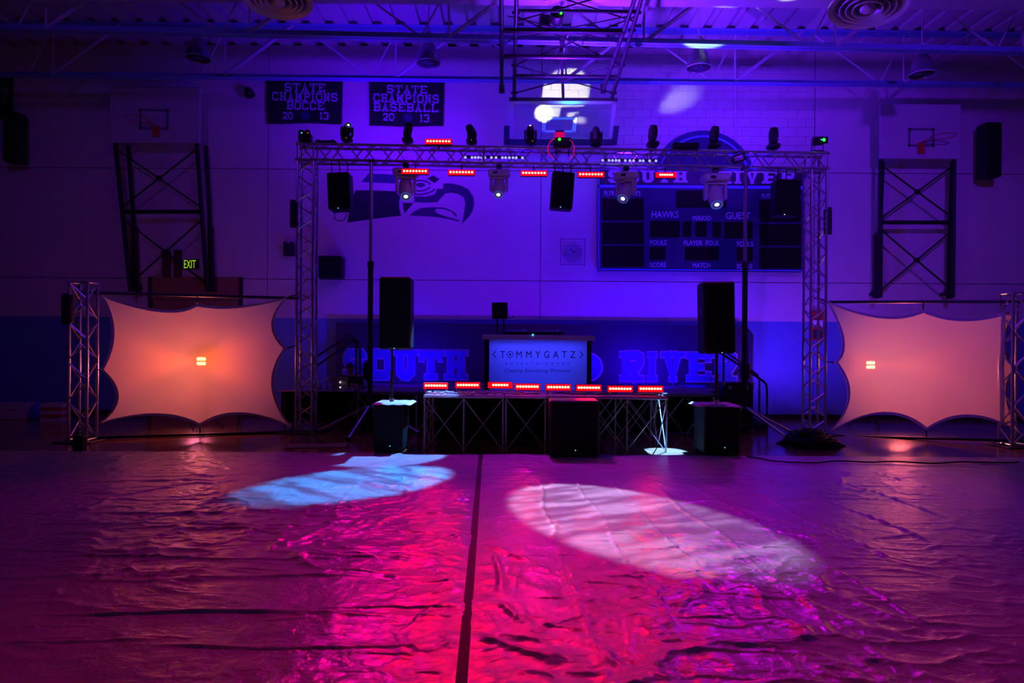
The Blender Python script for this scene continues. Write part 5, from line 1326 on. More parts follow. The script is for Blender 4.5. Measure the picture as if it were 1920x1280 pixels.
MB().box(((bx0 + bx1) / 2, DBF + .52, (ZST + zc0) / 2), (bx1 - bx0, .02, zc0 - ZST)).build('rear_panel', M_WHITE, t)
MB().box(((px0 + px1) / 2, DBF + .30, ZST + .012), (px1 - px0, .40, .015)).build('floor_panel', M_WHITE, t)
lamp_area('booth_backlight', ((bx0 + bx1) / 2, DBF + .28, zc0 - .03), ((bx0 + bx1) / 2, DBF + .26, ZST), 27, (0.03, 0.045, 1.0), px1 - px0 - .1, .2)
dl = DBF + .004
pxtext('T', 938, 658, 947, 670.5, dl, 'lettering', M_INK, t)
pxtext('MMYGATZ', 968, 658, 1079, 671, dl, 'lettering', M_INK, t, spacing=1.7)
MB().lathe([(.050, 0), (.050, .004), (.062, .004), (.062, 0)], 32, at(956.5, 664.3, dl + .003), R90, cap=False).build('logo_ring', M_INK, t)
pxtext('ENTERTAINMENT', 948, 679, 1068, 683.5, dl, 'lettering', M_INKF, t, spacing=2.8)
pxtext('Creating Everlasting Moments', 946, 691, 1069, 699.5, dl, 'lettering', M_INKF, t, shear=.35, spacing=1.1)
ctr = at(956.5, 664.3, dl)
for s, cx in ((1, 924), (-1, 1093)):
    mb = MB()
    for (ax, ay, bx_, by_) in ((5, 657.5, -1, 664), (-1, 664, 5, 670.5)):
        mb.prism([at(cx + s * ax, ay + (.7 if s < 0 else 0), dl), at(cx + s * (ax + 2), ay + (.7 if s < 0 else 0), dl), at(cx + s * (bx_ + 2), by_ + (.7 if s < 0 else 0), dl), at(cx + s * bx_, by_ + (.7 if s < 0 else 0), dl)], .004)
    mb.build('chevron', M_INK, t)
MB().box(ctr + Vector((0, 0, 0)), (.036, .004, .036)).build('logo_square', M_INK, t)
# decks and mixer on the counter
zt = zc1 + .002
def deck(label, px0_, px1_):
    a, b2 = zx(px0_, 622, DBF + .15), zx(px1_, 622, DBF + .15)
    c = Vector(((a.x + b2.x) / 2, DBF + .24, zt))
    t = thing('dj_deck', label, 'turntable', c, 'decks on the booth counter')
    MB().cbox(c + Vector((0, 0, .035)), (b2.x - a.x, .34, .055), .01).build('body', M_BLACK, t)
    MB().lathe([(.15, .062), (.155, .075), (.15, .085), (.05, .088), (.001, .088)], 32, c).build('platter', M_REFL, t, True)
    MB().lathe([(.02, .088), (.018, .095), (.001, .095)], 12, c).build('spindle_cap', M_ALU, t)
    MB().cbox(c + Vector((0, -.16, .07)), ((b2.x - a.x) * .9, .02, .02), .004).build('front_trim', M_INDB if False else M_SBLUE, t)
    rod(t, 'tone_arm', c + Vector((.19, .12, .10)), c + Vector((.12, -.05, .09)), .006, M_ALU)
    for k in range(4): MB().lathe([(.012, .06), (.012, .075), (.001, .076)], 10, c + Vector((-.20 + .03 * k, -.13, .0))).build('knob', M_ALU, t)
    return t
deck('turntable deck nearest the small monitor speaker on the booth counter', 944, 991)
deck('turntable deck farther from the small monitor speaker on the booth counter', 1006, 1056)
t = thing('mixer', 'small black mixer with blue lamp between the two decks', 'mixer', zx(998, 627, DBF + .2))
c = Vector((zx(998.5, 627, DBF + .2).x, DBF + .22, zt)); MB().cbox(c + Vector((0, 0, .03)), (.13, .32, .05), .008).build('body', M_BLACK, t)
for k in range(6): MB().lathe([(.010, .055), (.010, .07), (.001, .071)], 8, c + Vector((-.04 + .04 * (k % 3), -.1 + .1 * (k // 3), 0))).build('knob', M_ALU, t)
MB().lathe([(.001, .012), (.014, .008), (.018, 0)], 10, zx(999, 627.5, DBF - .05), R90).build('blue_lamp', M_INDB, t)
t = thing('monitor_speaker', 'small black monitor speaker on two thin legs behind the booth counter', 'speaker', zx(937, 627, DBF + .45))
dm = DBF + .48; p = zx(937, 582, dm); w = 30 * dm / F; h = 31 * dm / F
MB().cbox(p + Vector((0, .1, 0)), (w, .2, h), .015, Matrix.Rotation(-.03, 3, 'Y')).build('cabinet', M_BLACK, t)
MB().cbox(p + Vector((0, -.006, 0)), (w * .9, .014, h * .9), .004).build('grille', M_GRILLE, t); MB().box(p + Vector((.0, -.016, -.03)), (w * .34, .003, .008)).build('name_plate', M_CAGE, t)
for px in (932, 944.5): rod(t, 'stand_leg', (at(px, 600, dm).x, dm + .08, p.z - h / 2), (at(px, 627, dm).x, dm + .08, zt + .005), .016, M_BLACK)
MB().cbox((p.x, dm + .08, zt + .01), (.26, .14, .016), .004).build('stand_base', M_BLACK, t)
MB().path([zx(950, 594, dm), zx(958, 596, dm), zx(964, 594, dm), zx(960, 592, dm)], .007, 6).build('cable_stub', M_CABLE, t)

# ------------------------------------------------------------------ front risers
DR = 10.56
rx0, rx1 = at(792.5, 795, DR).x, at(1252.5, 798, DR).x
def riser(label, xa, xb):
    t = thing('stage_riser', label, 'riser', ((xa + xb) / 2, DR + .61, 0), 'three front risers')
    w = xb - xa
    MB().cbox(((xa + xb) / 2, DR + .61, ZR - .022), (w - .006, 1.22, .044), .006).build('deck', M_DECK, t)
    MB().cbox(((xa + xb) / 2, DR + .0, ZR - .030), (w - .006, .02, .03), .004).build('front_edge', M_ALUD, t)
    for y in (DR + .02, DR + 1.2):
        for k in range(3): rod(t, 'leg', (xa + .02 + (w - .04) * k / 2, y, .0), (xa + .02 + (w - .04) * k / 2, y, ZR - .045), .013, M_ALUD)
        for k in range(2):
            a, b2 = xa + .03 + (w - .06) * k / 2, xa + .03 + (w - .06) * (k + 1) / 2
            rod(t, 'cross_brace', (a, y + .006, .02), (b2, y + .006, ZR - .06), .009, M_ALUD, 6); rod(t, 'cross_brace', (b2, y + .02, .02), (a, y + .02, ZR - .06), .009, M_ALUD, 6)
    for x in (xa + .02, xb - .02):
        for k in range(2):
            y0_, y1_ = DR + .03 + .58 * k, DR + .03 + .58 * (k + 1)
            rod(t, 'cross_brace', (x, y0_, .02), (x, y1_, ZR - .06), .009, M_ALUD, 6); rod(t, 'cross_brace', (x, y1_, .02), (x, y0_, ZR - .06), .009, M_ALUD, 6)
    return t
wr_ = (rx1 - rx0) / 3
for k, lab in enumerate(('front riser carrying the cables, nearest the left subwoofer', 'middle front riser, half hidden by the middle subwoofer', 'front riser nearest the right subwoofer, legs lit white')):
    riser(lab, rx0 + wr_ * k + .003, rx0 + wr_ * (k + 1) - .003)
vs = []; n = 120
for i in range(n + 1):
    x = rx0 + .1 + (rx0 + wr_ * 2.1 - rx0 - .1) * i / n; yy = DR + 1.10 + .03 * math.sin(i * 1.1)
    vs += [(x, yy, .01), (x, yy, ZR - .05)]
tag(MB().add(vs, [(2 * i, 2 * i + 2, 2 * i + 3, 2 * i + 1) for i in range(n)]).build('black_drape', M_CLOTH, None, True), 'black drape hanging under the back of the front risers', 'drape')
# cables on the left riser
lab_c = ('pale cable coiled at the left end of the front riser', 'pale cable tangled under the second led bar on the riser', 'pale cable trailing before the six-lamp led bar on the riser', 'pale cable lying before the fourth led bar on the riser', 'dark cable draped along the riser edge', 'pale cable at the right end of the front riser')
for k, (xa, xb) in enumerate(((798, 842), (846, 892), (900, 955), (965, 1010), (1030, 1160), (1196, 1244))):
    pts = []; m_ = 26
    for i in range(m_):
        s = i / (m_ - 1); px = xa + (xb - xa) * s
        base = at(px, 742, DR + .25 + .10 * math.sin(s * 17 + k))
        pts.append(Vector((base.x + .05 * math.sin(s * 23 + k * 2), base.y + .06 * math.sin(s * 15 + k * 3), ZR + .012 + .018 * abs(math.sin(s * 9 + k)))))
    tag(MB().path(pts, .011, 6).build('power_cable', M_CABLEW if k != 4 else M_CABLE, None, True), lab_c[k], 'cable', 'cables on the front riser')

# ------------------------------------------------------------------ subwoofers and their top speakers
def subwoofer(label, x0_, y0_, x1_, yb_, d, depth, led):
    zt_ = at((x0_ + x1_) / 2, y0_, d).z; xa, xb = at(x0_, 800, d).x, at(x1_, 800, d).x; c = Vector(((xa + xb) / 2, d + depth / 2, 0)); w = xb - xa
    t = thing('subwoofer', label, 'speaker', (c.x, c.y, 0), 'subwoofers at the edge of the tarpaulin')
    MB().cbox(c + Vector((0, 0, zt_ / 2 + .015)), (w, depth, zt_ - .03), .018).build('cabinet', M_BLACK, t)
    MB().cbox((c.x, d - .006, zt_ * .52), (w * .93, .014, zt_ * .86), .005).build('grille', M_GRILLE, t)
    for sx in (-1, 1):
        for y in (d + .06, d + depth - .06): MB().lathe([(.025, 0), (.025, .03)], 10, (c.x + sx * w * .42, y, 0)).build('foot', M_BLACK, t)
        MB().cbox((c.x + sx * (w / 2 + .001), d + depth * .5, zt_ * .66), (.012, .20, .09), .004).build('handle', M_DARKM, t)
    MB().lathe([(.03, zt_ - .01), (.035, zt_ + .004), (.02, zt_ + .006)], 14, c).build('pole_socket', M_DARKM, t)
    MB().lathe([(.001, .006), (.008, 0)], 8, at(led[0], led[1], d - .016), R90).build('indicator_lamp', M_INDB, t)
    return t, c, zt_
sL, cL, zL = subwoofer('black subwoofer left of the front risers, side lit pale blue', 700, 757, 755, 849, 10.33, .60, (731, 836))
sM, cM, zM = subwoofer('black subwoofer in front of the middle of the risers', 1031, 751, 1124, 859, 9.98, .52, (1079, 844))
sR, cR, zR_ = subwoofer('black subwoofer right of the front risers, under the right speaker', 1320, 761, 1389, 856, 10.3, .60, (1359, 839))
def sub_cover(label, c, z, w, dpt, seed):
    mb = MB(); n = 14; vs = []
    for j in range(n + 1):
        for i in range(n + 1):
            u, v = i / n - .5, j / n - .5; e = max(abs(u), abs(v))
            vs.append((c.x + u * w, c.y + v * dpt, z + .012 + .006 * math.sin(i * 1.7 + seed) * math.cos(j * 1.3) - max(0, e - .45) * .5))
    mb.add(vs, [(j * (n + 1) + i, j * (n + 1) + i + 1, (j + 1) * (n + 1) + i + 1, (j + 1) * (n + 1) + i) for j in range(n) for i in range(n)])
    return tag(mb.build('sub_cover', M_CARD, None, True), label, 'cloth', 'pale cloths on the subwoofers')
sub_cover('pale cloth spread over the left subwoofer top', cL + Vector((.05, 0, 0)), zL, .60, .62, 1)
sub_cover('pale cloth spread over the right subwoofer top', cR + Vector((-.03, 0, 0)), zR_, .66, .62, 3)
def top_speaker(label, x0_, y0_, x1_, y1_, d, sub_c, sub_z, led, lm, lean):
    a = at((x0_ + x1_) / 2, (y0_ + y1_) / 2, d); w = (x1_ - x0_) * d / F; h = (y1_ - y0_) * d / F
    R = Matrix.Rotation(lean, 3, 'Y')
    t = thing('top_speaker', label, 'speaker', a + Vector((0, .2, -h / 2)), 'tall top speakers on poles')
    MB().cbox(a + Vector((0, .22, 0)), (w, .40, h), .03, R).build('cabinet', M_BLACK, t)
    MB().cbox(a + Vector((0, .006, 0)), (w * .94, .016, h * .96), .006, R).build('grille', M_GRILLE, t)
    MB().lathe([(.001, .008), (.008, 0)], 8, at(led[0], led[1], d - .02), R90).build('indicator_lamp', lm, t)
    for s in (-1, 1): MB().cbox(a + Vector((s * (w / 2 - .004), .22, .1)), (.02, .16, .10), .006, R).build('handle', M_DARKM, t)
    p0 = Vector((sub_c.x, sub_c.y, sub_z + .012)); p1 = Vector((sub_c.x, sub_c.y, a.z - h / 2 + .02))
    s_ = thing('speaker_pole', 'black pole joining subwoofer and the ' + label.split(' speaker')[0].replace('tall black ', '') + ' speaker', 'stand', p0, 'speaker poles')
    rod(s_, 'lower_tube', p0, lerp(p0, p1, .55), .024, M_BLACK, 12); rod(s_, 'upper_tube', lerp(p0, p1, .5), p1, .018, M_BLACK, 12)
    rod(s_, 'collar', lerp(p0, p1, .50), lerp(p0, p1, .57), .032, M_DARKM, 12); rod(s_, 'base_collar', p0, p0 + Vector((0, 0, .05)), .036, M_ALU, 12)
    rod(s_, 'lock_pin', lerp(p0, p1, .54), lerp(p0, p1, .54) + Vector((.06, -.02, 0)), .008, M_ALU)
    return t
top_speaker('tall black left speaker on a pole above the left subwoofer', 710, 518, 769, 655, 10.42, cL, zL, (739, 653), M_INDB, -.003)
top_speaker('tall black right speaker on a pole above the right subwoofer', 1321, 527, 1380, 663, 10.40, cR, zR_, (1354, 661), M_INDB, -.02)

# ------------------------------------------------------------------ table, laptop and technician on the left
t = thing('folding_table', 'low dark table carrying the laptop, behind the left tower', 'table', (-3.72, 13.2, 0))
ta, tb2 = at(521, 733, 12.92).x, at(661, 733, 12.92).x
MB().cbox(((ta + tb2) / 2, 13.22, .735), (tb2 - ta, .60, .03), .008).build('table_top', M_LAPTOP, t)
for x in (ta + .12, tb2 - .12):
    for y in (12.98, 13.46): rod(t, 'leg', (x, y, 0), (x, y, .72), .016, M_BLACK)
    rod(t, 'leg_brace', (x, 12.98, .2), (x, 13.46, .2), .010, M_BLACK)
vs = []; n = 70
for i in range(n + 1):
    x = ta + .02 + (tb2 - ta - .04) * i / n; yy = 13.05 + .02 * math.sin(i * 1.4); vs += [(x, yy, .12), (x, yy, .715)]
MB().add(vs, [(2 * i, 2 * i + 2, 2 * i + 3, 2 * i + 1) for i in range(n)]).build('table_skirt', M_CLOTH, t, True)
t = thing('laptop', 'open laptop on the table, lid with a lit fruit emblem facing out', 'laptop', at(637, 730, 13.1))
zt2 = .752
la, lb = at(621, 716, 13.08), at(653, 716, 13.08); lw = lb.x - la.x; lx = (la.x + lb.x) / 2; lh = 23.5 * 13.08 / F
MB().cbox((lx, 13.22, zt2 + .008), (lw, .24, .016), .005).build('base', M_LAPTOP, t)
Rl2 = Matrix.Rotation(math.radians(14), 3, 'X')
MB().cbox((lx, 13.08, zt2 + .012 + lh / 2), (lw, .010, lh), .003, Rl2).build('lid', M_LAPTOP, t)
ec = at(638, 716.5, 13.055)
mb = MB(); ap = []
for k in range(24):
    a_ = 2 * PI * k / 24; r_ = .019 * (1 + .10 * math.cos(2 * a_) * (1 if math.sin(a_) < 0 else .4)) - (.006 if abs(a_ - PI / 2) < .3 else 0)
    x_, z_ = r_ * math.cos(a_) * .95, r_ * math.sin(a_)
    dd = math.hypot(x_ - .024, z_ - .003)
    if dd < .012: x_, z_ = .024 + (x_ - .024) / dd * .012, .003 + (z_ - .003) / dd * .012
    ap.append(ec + Vector((x_, -.004, z_)))
mb.prism(ap, .003); mb.prism([ec + Vector((x_, -.004, z_)) for x_, z_ in ((.0, .020), (.004, .027), (.010, .029), (.006, .022))], .003)
mb.build('emblem', M_APPLE, t)
MB().lathe([(.001, .006), (.014, .004), (.018, 0)], 10, at(638, 726, 12.95), R90).build('indicator_lamp', M_APPLE, t)
def bottle(label, px, py, d, h, r):
    p = at(px, py, d); p.z = zt2; t = thing('water_bottle', label, 'bottle', p, 'bottles on the table', world=False)
    MB().lathe([(.001, 0), (r, .0), (r, h * .62), (r * .9, h * .70), (r * .4, h * .88), (r * .4, h * .92)], 16).build('body', M_CLEAR, t, True)
    MB().lathe([(r * .45, h * .90), (r * .45, h * .99), (.001, h)], 12).build('cap', M_WHITE, t)
    MB().lathe([(r * 1.02, h * .25), (r * 1.02, h * .52)], 16).build('label_band', M_SBLUE, t)
bottle('clear plastic bottle beside the laptop', 613, 728, 13.2, .21, .032); bottle('squat clear bottle between laptop and tower', 600, 729, 13.15, .13, .03); bottle('small bottle beside the tower legs on the table', 596, 729, 13.3, .10, .026)
# technician: one skinned body, hunched on a stool behind the table
px_, py_ = at(662, 700, 13.95).x, 13.98
st = thing('stool', 'low dark stool under the seated person', 'stool', (px_ + .06, py_ + .1, 0))
MB().lathe([(.17, .40), (.18, .42), (.17, .45), (.001, .45)], 20, (px_ + .06, py_ + .1, 0)).build('seat', M_BLACK, st)
for a_ in (.6, 2.2, 3.8, 5.4): rod(st, 'leg', (px_ + .06 + .2 * math.cos(a_), py_ + .1 + .2 * math.sin(a_), 0), (px_ + .06 + .12 * math.cos(a_), py_ + .1 + .12 * math.sin(a_), .41), .014, M_BLACK)
pr = thing('person', 'person in a black shirt with white sleeve stripe, hunched behind the laptop', 'person', (px_, py_, 0), world=False)
J = {'pelvis': (.06, .08, .52), 'waist': (.05, .05, .66), 'chest': (.02, -.04, .84), 'neckb': (.00, -.12, .98), 'neck': (-.01, -.15, 1.02),
     'shl': (-.17, -.07, .93), 'ell': (-.24, -.20, .74), 'wrl': (-.22, -.44, .79), 'shr': (.19, -.06, .93), 'elr': (.27, -.18, .74), 'wrr': (.10, -.42, .79),
     'hpl': (-.07, .06, .50), 'knl': (-.16, -.34, .50), 'anl': (-.15, -.30, .10), 'tol': (-.15, -.45, .04), 'hpr': (.18, .06, .50), 'knr': (.24, -.32, .50), 'anr': (.24, -.28, .10), 'tor': (.24, -.43, .04)}
RD = {'pelvis': .155, 'waist': .145, 'chest': .155, 'neckb': .075, 'neck': .055, 'shl': .075, 'ell': .046, 'wrl': .030, 'shr': .075, 'elr': .046, 'wrr': .030, 'hpl': .10, 'knl': .066, 'anl': .046, 'tol': .038, 'hpr': .10, 'knr': .066, 'anr': .046, 'tor': .038}
EDG = [('pelvis', 'waist'), ('waist', 'chest'), ('chest', 'neckb'), ('neckb', 'neck'), ('chest', 'shl'), ('shl', 'ell'), ('ell', 'wrl'), ('chest', 'shr'), ('shr', 'elr'), ('elr', 'wrr'), ('pelvis', 'hpl'), ('hpl', 'knl'), ('knl', 'anl'), ('anl', 'tol'), ('pelvis', 'hpr'), ('hpr', 'knr'), ('knr', 'anr'), ('anr', 'tor')]
def skin_mesh(name, J, RD, EDG, root, m, levels=2):
    ks = list(J); me = bpy.data.meshes.new(name); me.from_pydata([J[k] for k in ks], [(ks.index(a), ks.index(b)) for a, b in EDG], []); me.update()
    o = bpy.data.objects.new(name, me); C.objects.link(o)
    md = o.modifiers.new('skin', 'SKIN'); sd = me.skin_vertices[0].data if me.skin_vertices else None
    if sd is None:
        bm = bmesh.new(); bm.from_mesh(me); ly = bm.verts.layers.skin.verify(); bm.to_mesh(me); bm.free(); sd = me.skin_vertices[0].data
    for i, k in enumerate(ks):
        sd[i].radius = (RD[k], RD[k]); sd[i].use_root = (k == root)
    ss = o.modifiers.new('sub', 'SUBSURF'); ss.levels = levels; ss.render_levels = levels
    dg = bpy.context.evaluated_depsgraph_get(); out = bpy.data.meshes.new_from_object(o.evaluated_get(dg)); bpy.data.objects.remove(o)
    out.materials.clear()
    for mm in m: out.materials.append(mm)
    out.polygons.foreach_set('use_smooth', [True] * len(out.polygons)); out.name = name
    return out
bmsh = skin_mesh('body', J, RD, EDG, 'pelvis', [M_SHIRT, M_SKIN])
for p_ in bmsh.polygons:
    c_ = p_.center
    if c_.z > .985 or (c_.y < -.27 and c_.z > .70 and c_.z < .9): p_.material_index = 1
bo = bpy.data.objects.new('body', bmsh); C.objects.link(bo); bo.parent = pr
Rh = Matrix.Rotation(math.radians(22), 3, 'X') @ Matrix.Rotation(math.radians(-28), 3, 'Z'); hc = Vector((-.02, -.19, 1.13))
bm = bmesh.new(); bmesh.ops.create_uvsphere(bm, u_segments=20, v_segments=14, radius=1.0)
for v in bm.verts:
    x, y, z = v.co; k = 1 - .22 * max(0, -z) * (1 if y > -.2 else .6)
    y2 = y; 
    if y < -.75 and -.35 < z < .1 and abs(x) < .3: y2 = y - .16 * (1 - abs(x) / .3)
    if y < -.6 and .05 < z < .35 and .15 < abs(x) < .5: y2 = y + .07
    v.co = Rh @ Vector((x * .074 * k, y2 * .094, z * .118)) + hc
hm = bpy.data.meshes.new('head'); bm.to_mesh(hm); bm.free(); hm.materials.append(M_SKIN); hm.polygons.foreach_set('use_smooth', [True] * len(hm.polygons))
ho = bpy.data.objects.new('head', hm); C.objects.link(ho); ho.parent = pr
bm = bmesh.new(); bmesh.ops.create_uvsphere(bm, u_segments=20, v_segments=14, radius=1.0)
bmesh.ops.delete(bm, geom=[v for v in bm.verts if v.co.z < .25 and v.co.y < .15 or v.co.z < -.35], context='VERTS')
for v in bm.verts: v.co = Rh @ Vector((v.co.x * .080, v.co.y * .101, v.co.z * .126)) + hc
me_ = bpy.data.meshes.new('hair'); bm.to_mesh(me_); bm.free(); me_.materials.append(M_HAIR); o_h = bpy.data.objects.new('hair', me_); C.objects.link(o_h); o_h.parent = pr
for s in (-1, 1):
    e_ = MB().lathe([(.001, -.006), (.0045, -.004), (.006, 0), (.0045, .004), (.001, .006)], 8, Rh @ Vector((s * .029, -.083, .012)) + hc); e_.build('eye', M_HAIR, pr, True)
    e_ = MB().lathe([(.001, -.03), (.010, -.02), (.014, .0), (.012, .02), (.001, .03)], 8, Rh @ Vector((s * .076, .0, -.005)) + hc); e_.build('ear', M_SKIN, pr, True)
MB().cbox(Rh @ Vector((0, -.086, -.062)) + hc, (.04, .012, .008), .003, Rh).build('mouth', M_WOODP, pr)
for s, w_ in ((-1, J['wrl']), (1, J['wrr'])):
    w_ = Vector(w_); HJ = {'w': w_, 'p': w_ + Vector((-.02 * s * 0, -.07, -.005))}; HR = {'w': .024, 'p': .026}; HE = [('w', 'p')]
    for f_, (dx, L_) in enumerate(((-.030, .070), (-.010, .082), (.010, .076), (.028, .060))):
        HJ[f'a{f_}'] = w_ + Vector((dx * s, -.085, 0)); HJ[f'b{f_}'] = w_ + Vector((dx * 1.2 * s, -.085 - L_ * .55, -.004)); HJ[f'c{f_}'] = w_ + Vector((dx * 1.25 * s, -.085 - L_ * .9, -.022))
        for q_ in 'abc': HR[f'{q_}{f_}'] = .0085
        HE += [('p', f'a{f_}'), (f'a{f_}', f'b{f_}'), (f'b{f_}', f'c{f_}')]
    HJ['t1'] = w_ + Vector((-.04 * s, -.05, -.002)); HJ['t2'] = w_ + Vector((-.052 * s, -.085, -.014)); HR['t1'] = HR['t2'] = .010; HE += [('w', 't1'), ('t1', 't2')]
    hh = bpy.data.objects.new('hand', skin_mesh('hand', HJ, HR, HE, 'w', [M_SKIN], 1)); C.objects.link(hh); hh.parent = pr
sv = MB()
a_, b_ = Vector(J['shr']), Vector(J['elr'])
for dy in (-.055, -.085): sv.path([a_ + Vector((.045, dy - .0, .055)), lerp(a_, b_, .3) + Vector((.050, dy - .01, .02)), lerp(a_, b_, .8) + Vector((.030, dy + .01, .0))], .010, 6)
sv.build('sleeve_stripe', M_TRIM, pr)
# tripod with a small grey box beside the stage
q = at(667, 720, 12.40)
t = thing('tripod_stand', 'black tripod with small grey box beside the laptop table', 'stand', (q.x, q.y, 0))
rod(t, 'column', (q.x, q.y, .50), (q.x, q.y, at(667, 640, 12.4).z), .018, M_BLACK); pxbox(656, 719, 669, 728, 12.33, .07, 'grey_box', M_LAPTOP, t, b=.006); pxbox(671, 722, 681, 729, 12.36, .05, 'receiver', M_CAGE, t, b=.006)
for a_ in (-.4, 1.7, 3.9): rod(t, 'leg', (q.x, q.y, .70), (q.x + .30 * math.cos(a_), q.y + .18 * math.sin(a_), .01), .013, M_DARKM)
pxbox(662, 637, 670, 643, 12.38, .05, 'clip', M_BLACK, t, b=.006)

# ------------------------------------------------------------------ bits on the floor
rr_ = np.random.default_rng(5)
def heap(label, x0_, x1_, y0_, y1_, d0, d1, h):
    c0_, c1_ = at(x0_, 830, (d0 + d1) / 2).x, at(x1_, 830, (d0 + d1) / 2).x
    t = thing('cable_heap', label, 'cables', ((c0_ + c1_) / 2, (d0 + d1) / 2, 0)); cx, cy = (c0_ + c1_) / 2, (d0 + d1) / 2; a, b2 = (c1_ - c0_) / 2, (d1 - d0) / 2
    vs = []; n, m_ = 40, 14
    for j in range(m_ + 1):
        r = j / m_
        for i in range(n):
            th = 2 * PI * i / n; lump = .78 + .22 * math.sin(th * 3 + 1) * math.cos(th * 2)
            z = h * (1 - r ** 2.2) * (.75 + .25 * math.sin(th * 4 + r * 5) * math.cos(r * 7 + th))
            vs.append((cx + a * r * math.cos(th) * lump, cy + b2 * r * math.sin(th) * lump, max(.004, z)))
    fs = [(j * n + i, j * n + (i + 1) % n, (j + 1) * n + (i + 1) % n, (j + 1) * n + i) for j in range(m_) for i in range(n)]
    MB().add(vs, fs).build('black_cloth', M_CLOTH, t, True)
    for k in range(14):
        th0 = rr_.uniform(0, 6.28); r0 = rr_.uniform(.25, .75); pts = []
        for i in range(18):
            th = th0 + i * .35; r = r0 + .12 * math.sin(i * .9 + k)
            pts.append((cx + a * r * math.cos(th) * .8, cy + b2 * r * math.sin(th) * .8, .02 + h * (1 - r ** 2.2) * .95 + .012 * math.sin(i * 1.3)))
        MB().path(pts, .013, 5).build('cable', M_CABLE, t, True)
    return t
heap('dark heap of cables and cloth at the foot of the right tower', 1446, 1590, 812, 847, 10.75, 11.95, .27)
q = floor_at(94, 790)
t = thing('striped_carton', 'carton with red and white stripes by the short left tower', 'box', (q.x, q.y, 0))
zt3 = at(94, 757, q.y).z; a, b2 = at(75, 775, q.y).x, at(115, 775, q.y).x
for k in range(5): MB().box(((a + b2) / 2, q.y + .15, zt3 * (k + .5) / 5), (b2 - a, .30, zt3 / 5 - .003)).build('stripe_band', M_CARD if k % 2 == 0 else M_CARDR, t)
for s in (-1, 1): MB().box(((a + b2) / 2 + s * (b2 - a) / 4, q.y + .15, zt3 + .004), ((b2 - a) / 2 - .004, .31, .008), Matrix.Rotation(s * .04, 3, 'Y')).build('lid_flap', M_CARD, t)
q = floor_at(22, 787)
t = thing('white_carton', 'long white carton on the floor at the left edge', 'box', (q.x, q.y, 0))
a, b2 = at(-30, 770, q.y).x, at(47, 770, q.y).x; zt3 = at(22, 757, q.y).z
MB().cbox(((a + b2) / 2, q.y + .2, zt3 / 2), (b2 - a, .4, zt3), .006).build('carton_body', M_CARD, t); MB().box(((a + b2) / 2, q.y + .2, zt3 + .004), (b2 - a + .01, .41, .008)).build('lid', M_CARD, t)
MB().box((b2 - .30, q.y - .003, zt3 * .62), (.22, .004, .02)).build('print_line', M_CAGE, t)
bgm = MB(); n = 16
for j in range(9):
    r = (.14, .17, .17, .16, .14, .12, .10, .06, .001)[j]
    for i in range(n): th = 2 * PI * i / n; bgm.v.append((b2 + .16 + r * math.cos(th) * (1 + .1 * math.sin(3 * th + j)), q.y + .16 + r * math.sin(th), .005 + j * .046))
bgm.f = [(j * n + i, j * n + (i + 1) % n, (j + 1) * n + (i + 1) % n, (j + 1) * n + i) for j in range(8) for i in range(n)]
tag(bgm.build('plastic_bag', M_BLUEP, None, True), 'blue plastic bag standing between the two cartons', 'bag')
t = thing('power_box', 'small black power box at the base of the short left tower', 'box', floor_at(148, 846))
q = floor_at(148, 846); MB().cbox((q.x, q.y + .02, .12), (.16, .12, .23), .012).build('case', M_BLACK, t); MB().box((q.x, q.y - .042, .06), (.05, .005, .015)).build('lamp', M_WOODP, t)
MB().path([(q.x - .05, q.y + .02, .23), (q.x - .05, q.y + .02, .28), (q.x + .05, q.y + .02, .28), (q.x + .05, q.y + .02, .23)], .010, 6).build('handle', M_DARKM, t)
pts = [floor_at(1400, 858) + Vector((0, 0, .02)), floor_at(1480, 872) + Vector((0, 0, .035)), floor_at(1600, 869) + Vector((0, 0, .035)), floor_at(1750, 872) + Vector((0, 0, .035)), floor_at(1930, 870) + Vector((0, 0, .035))]
cv = []
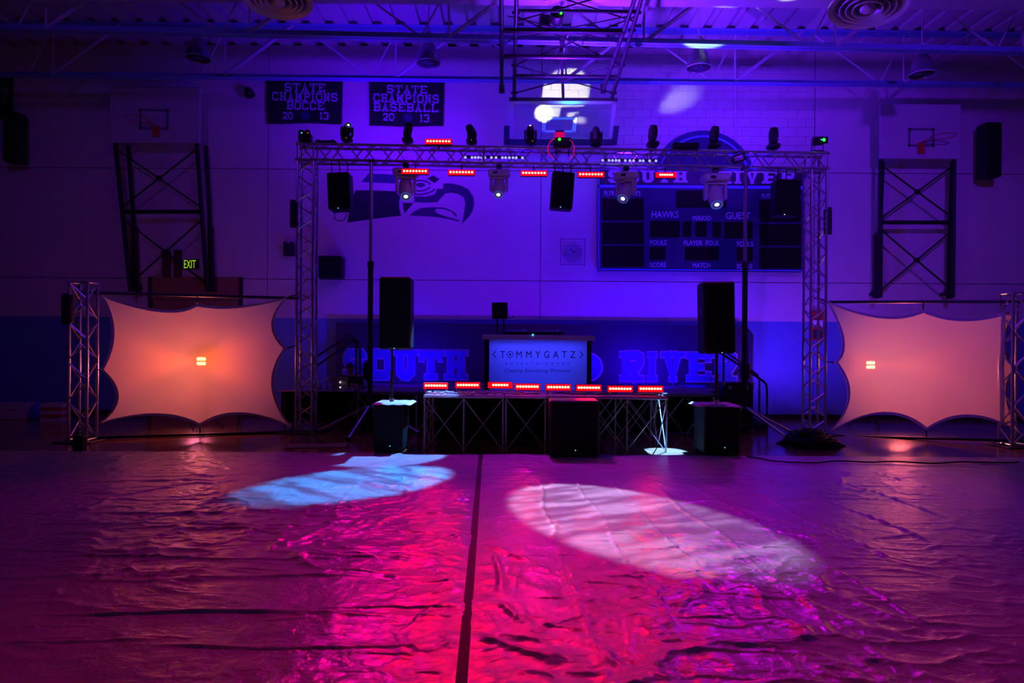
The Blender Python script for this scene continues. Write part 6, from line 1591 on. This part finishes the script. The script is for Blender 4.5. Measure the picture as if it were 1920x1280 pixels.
for i in range(len(pts) - 1):
    for k in range(8): cv.append(lerp(pts[i], pts[i + 1], k / 8) + Vector((0, .05 * math.sin(i * 8 + k), 0)))
tag(MB().path(cv, .011, 6).build('floor_cable', M_CABLE, None, True), 'black cable running over the tarpaulin edge at the right', 'cable')
q = floor_at(590, 838)
t = thing('plywood_sheet', 'thin board lying on the floor before the left tall tower', 'board', (q.x, q.y, 0)); MB().cbox((q.x, q.y + .1, .008), (.95, .40, .014), .003, Matrix.Rotation(.15, 3, 'Z')).build('sheet', M_TAN, t)
q = floor_at(660, 844)
SC['built'] = 1

# ------------------------------------------------------------------ small pieces belong to the part that carries them
CARRIER = {'lens': ('head', 'reflector'), 'lens_ring': ('head',), 'display': ('base',), 'indicator_lamp': ('base', 'grille', 'case', 'front_plate'), 'grille': ('cabinet',), 'handle': ('cabinet', 'case'),
           'led_lens': ('front_lens',), 'laser_lens': ('front_plate',), 'emblem': ('lid',), 'latch': ('lid_edge', 'case'), 'spindle_cap': ('platter',), 'name_plate': ('grille',), 'badge': ('grille',),
           'hour_hand': ('clock_body',), 'minute_hand': ('clock_body',), 'pole_socket': ('cabinet',), 'eye': ('head',), 'mouth': ('head',), 'ear': ('head',), 'hair': ('head',), 'cap': ('body',), 'label_band': ('body',),
           'piping': ('felt_sheet',), 'sport_badge': ('felt_sheet',), 'chevron': ('lit_panel',), 'logo_square': ('lit_panel',), 'logo_ring': ('lit_panel',), 'badge_ring': ('round_badge',), 'target_square': ('backboard', 'glass_pane'), 'cell': ('housing',)}
for o in [o for o in bpy.data.objects if o.parent is not None and o.parent.parent is None]:
    nm = o.name.split('.')[0]
    if nm not in CARRIER or o.children: continue
    sib = [c for c in o.parent.children if c.name.split('.')[0] in CARRIER[nm] and c is not o]
    sib.sort(key=lambda c: CARRIER[nm].index(c.name.split('.')[0]))
    if sib and not (nm == 'grille' and False): o.parent = sib[0]
for o in [o for o in bpy.data.objects if o.parent is not None]:          # never more than three levels
    while o.parent.parent is not None and o.parent.parent.parent is not None: o.parent = o.parent.parent
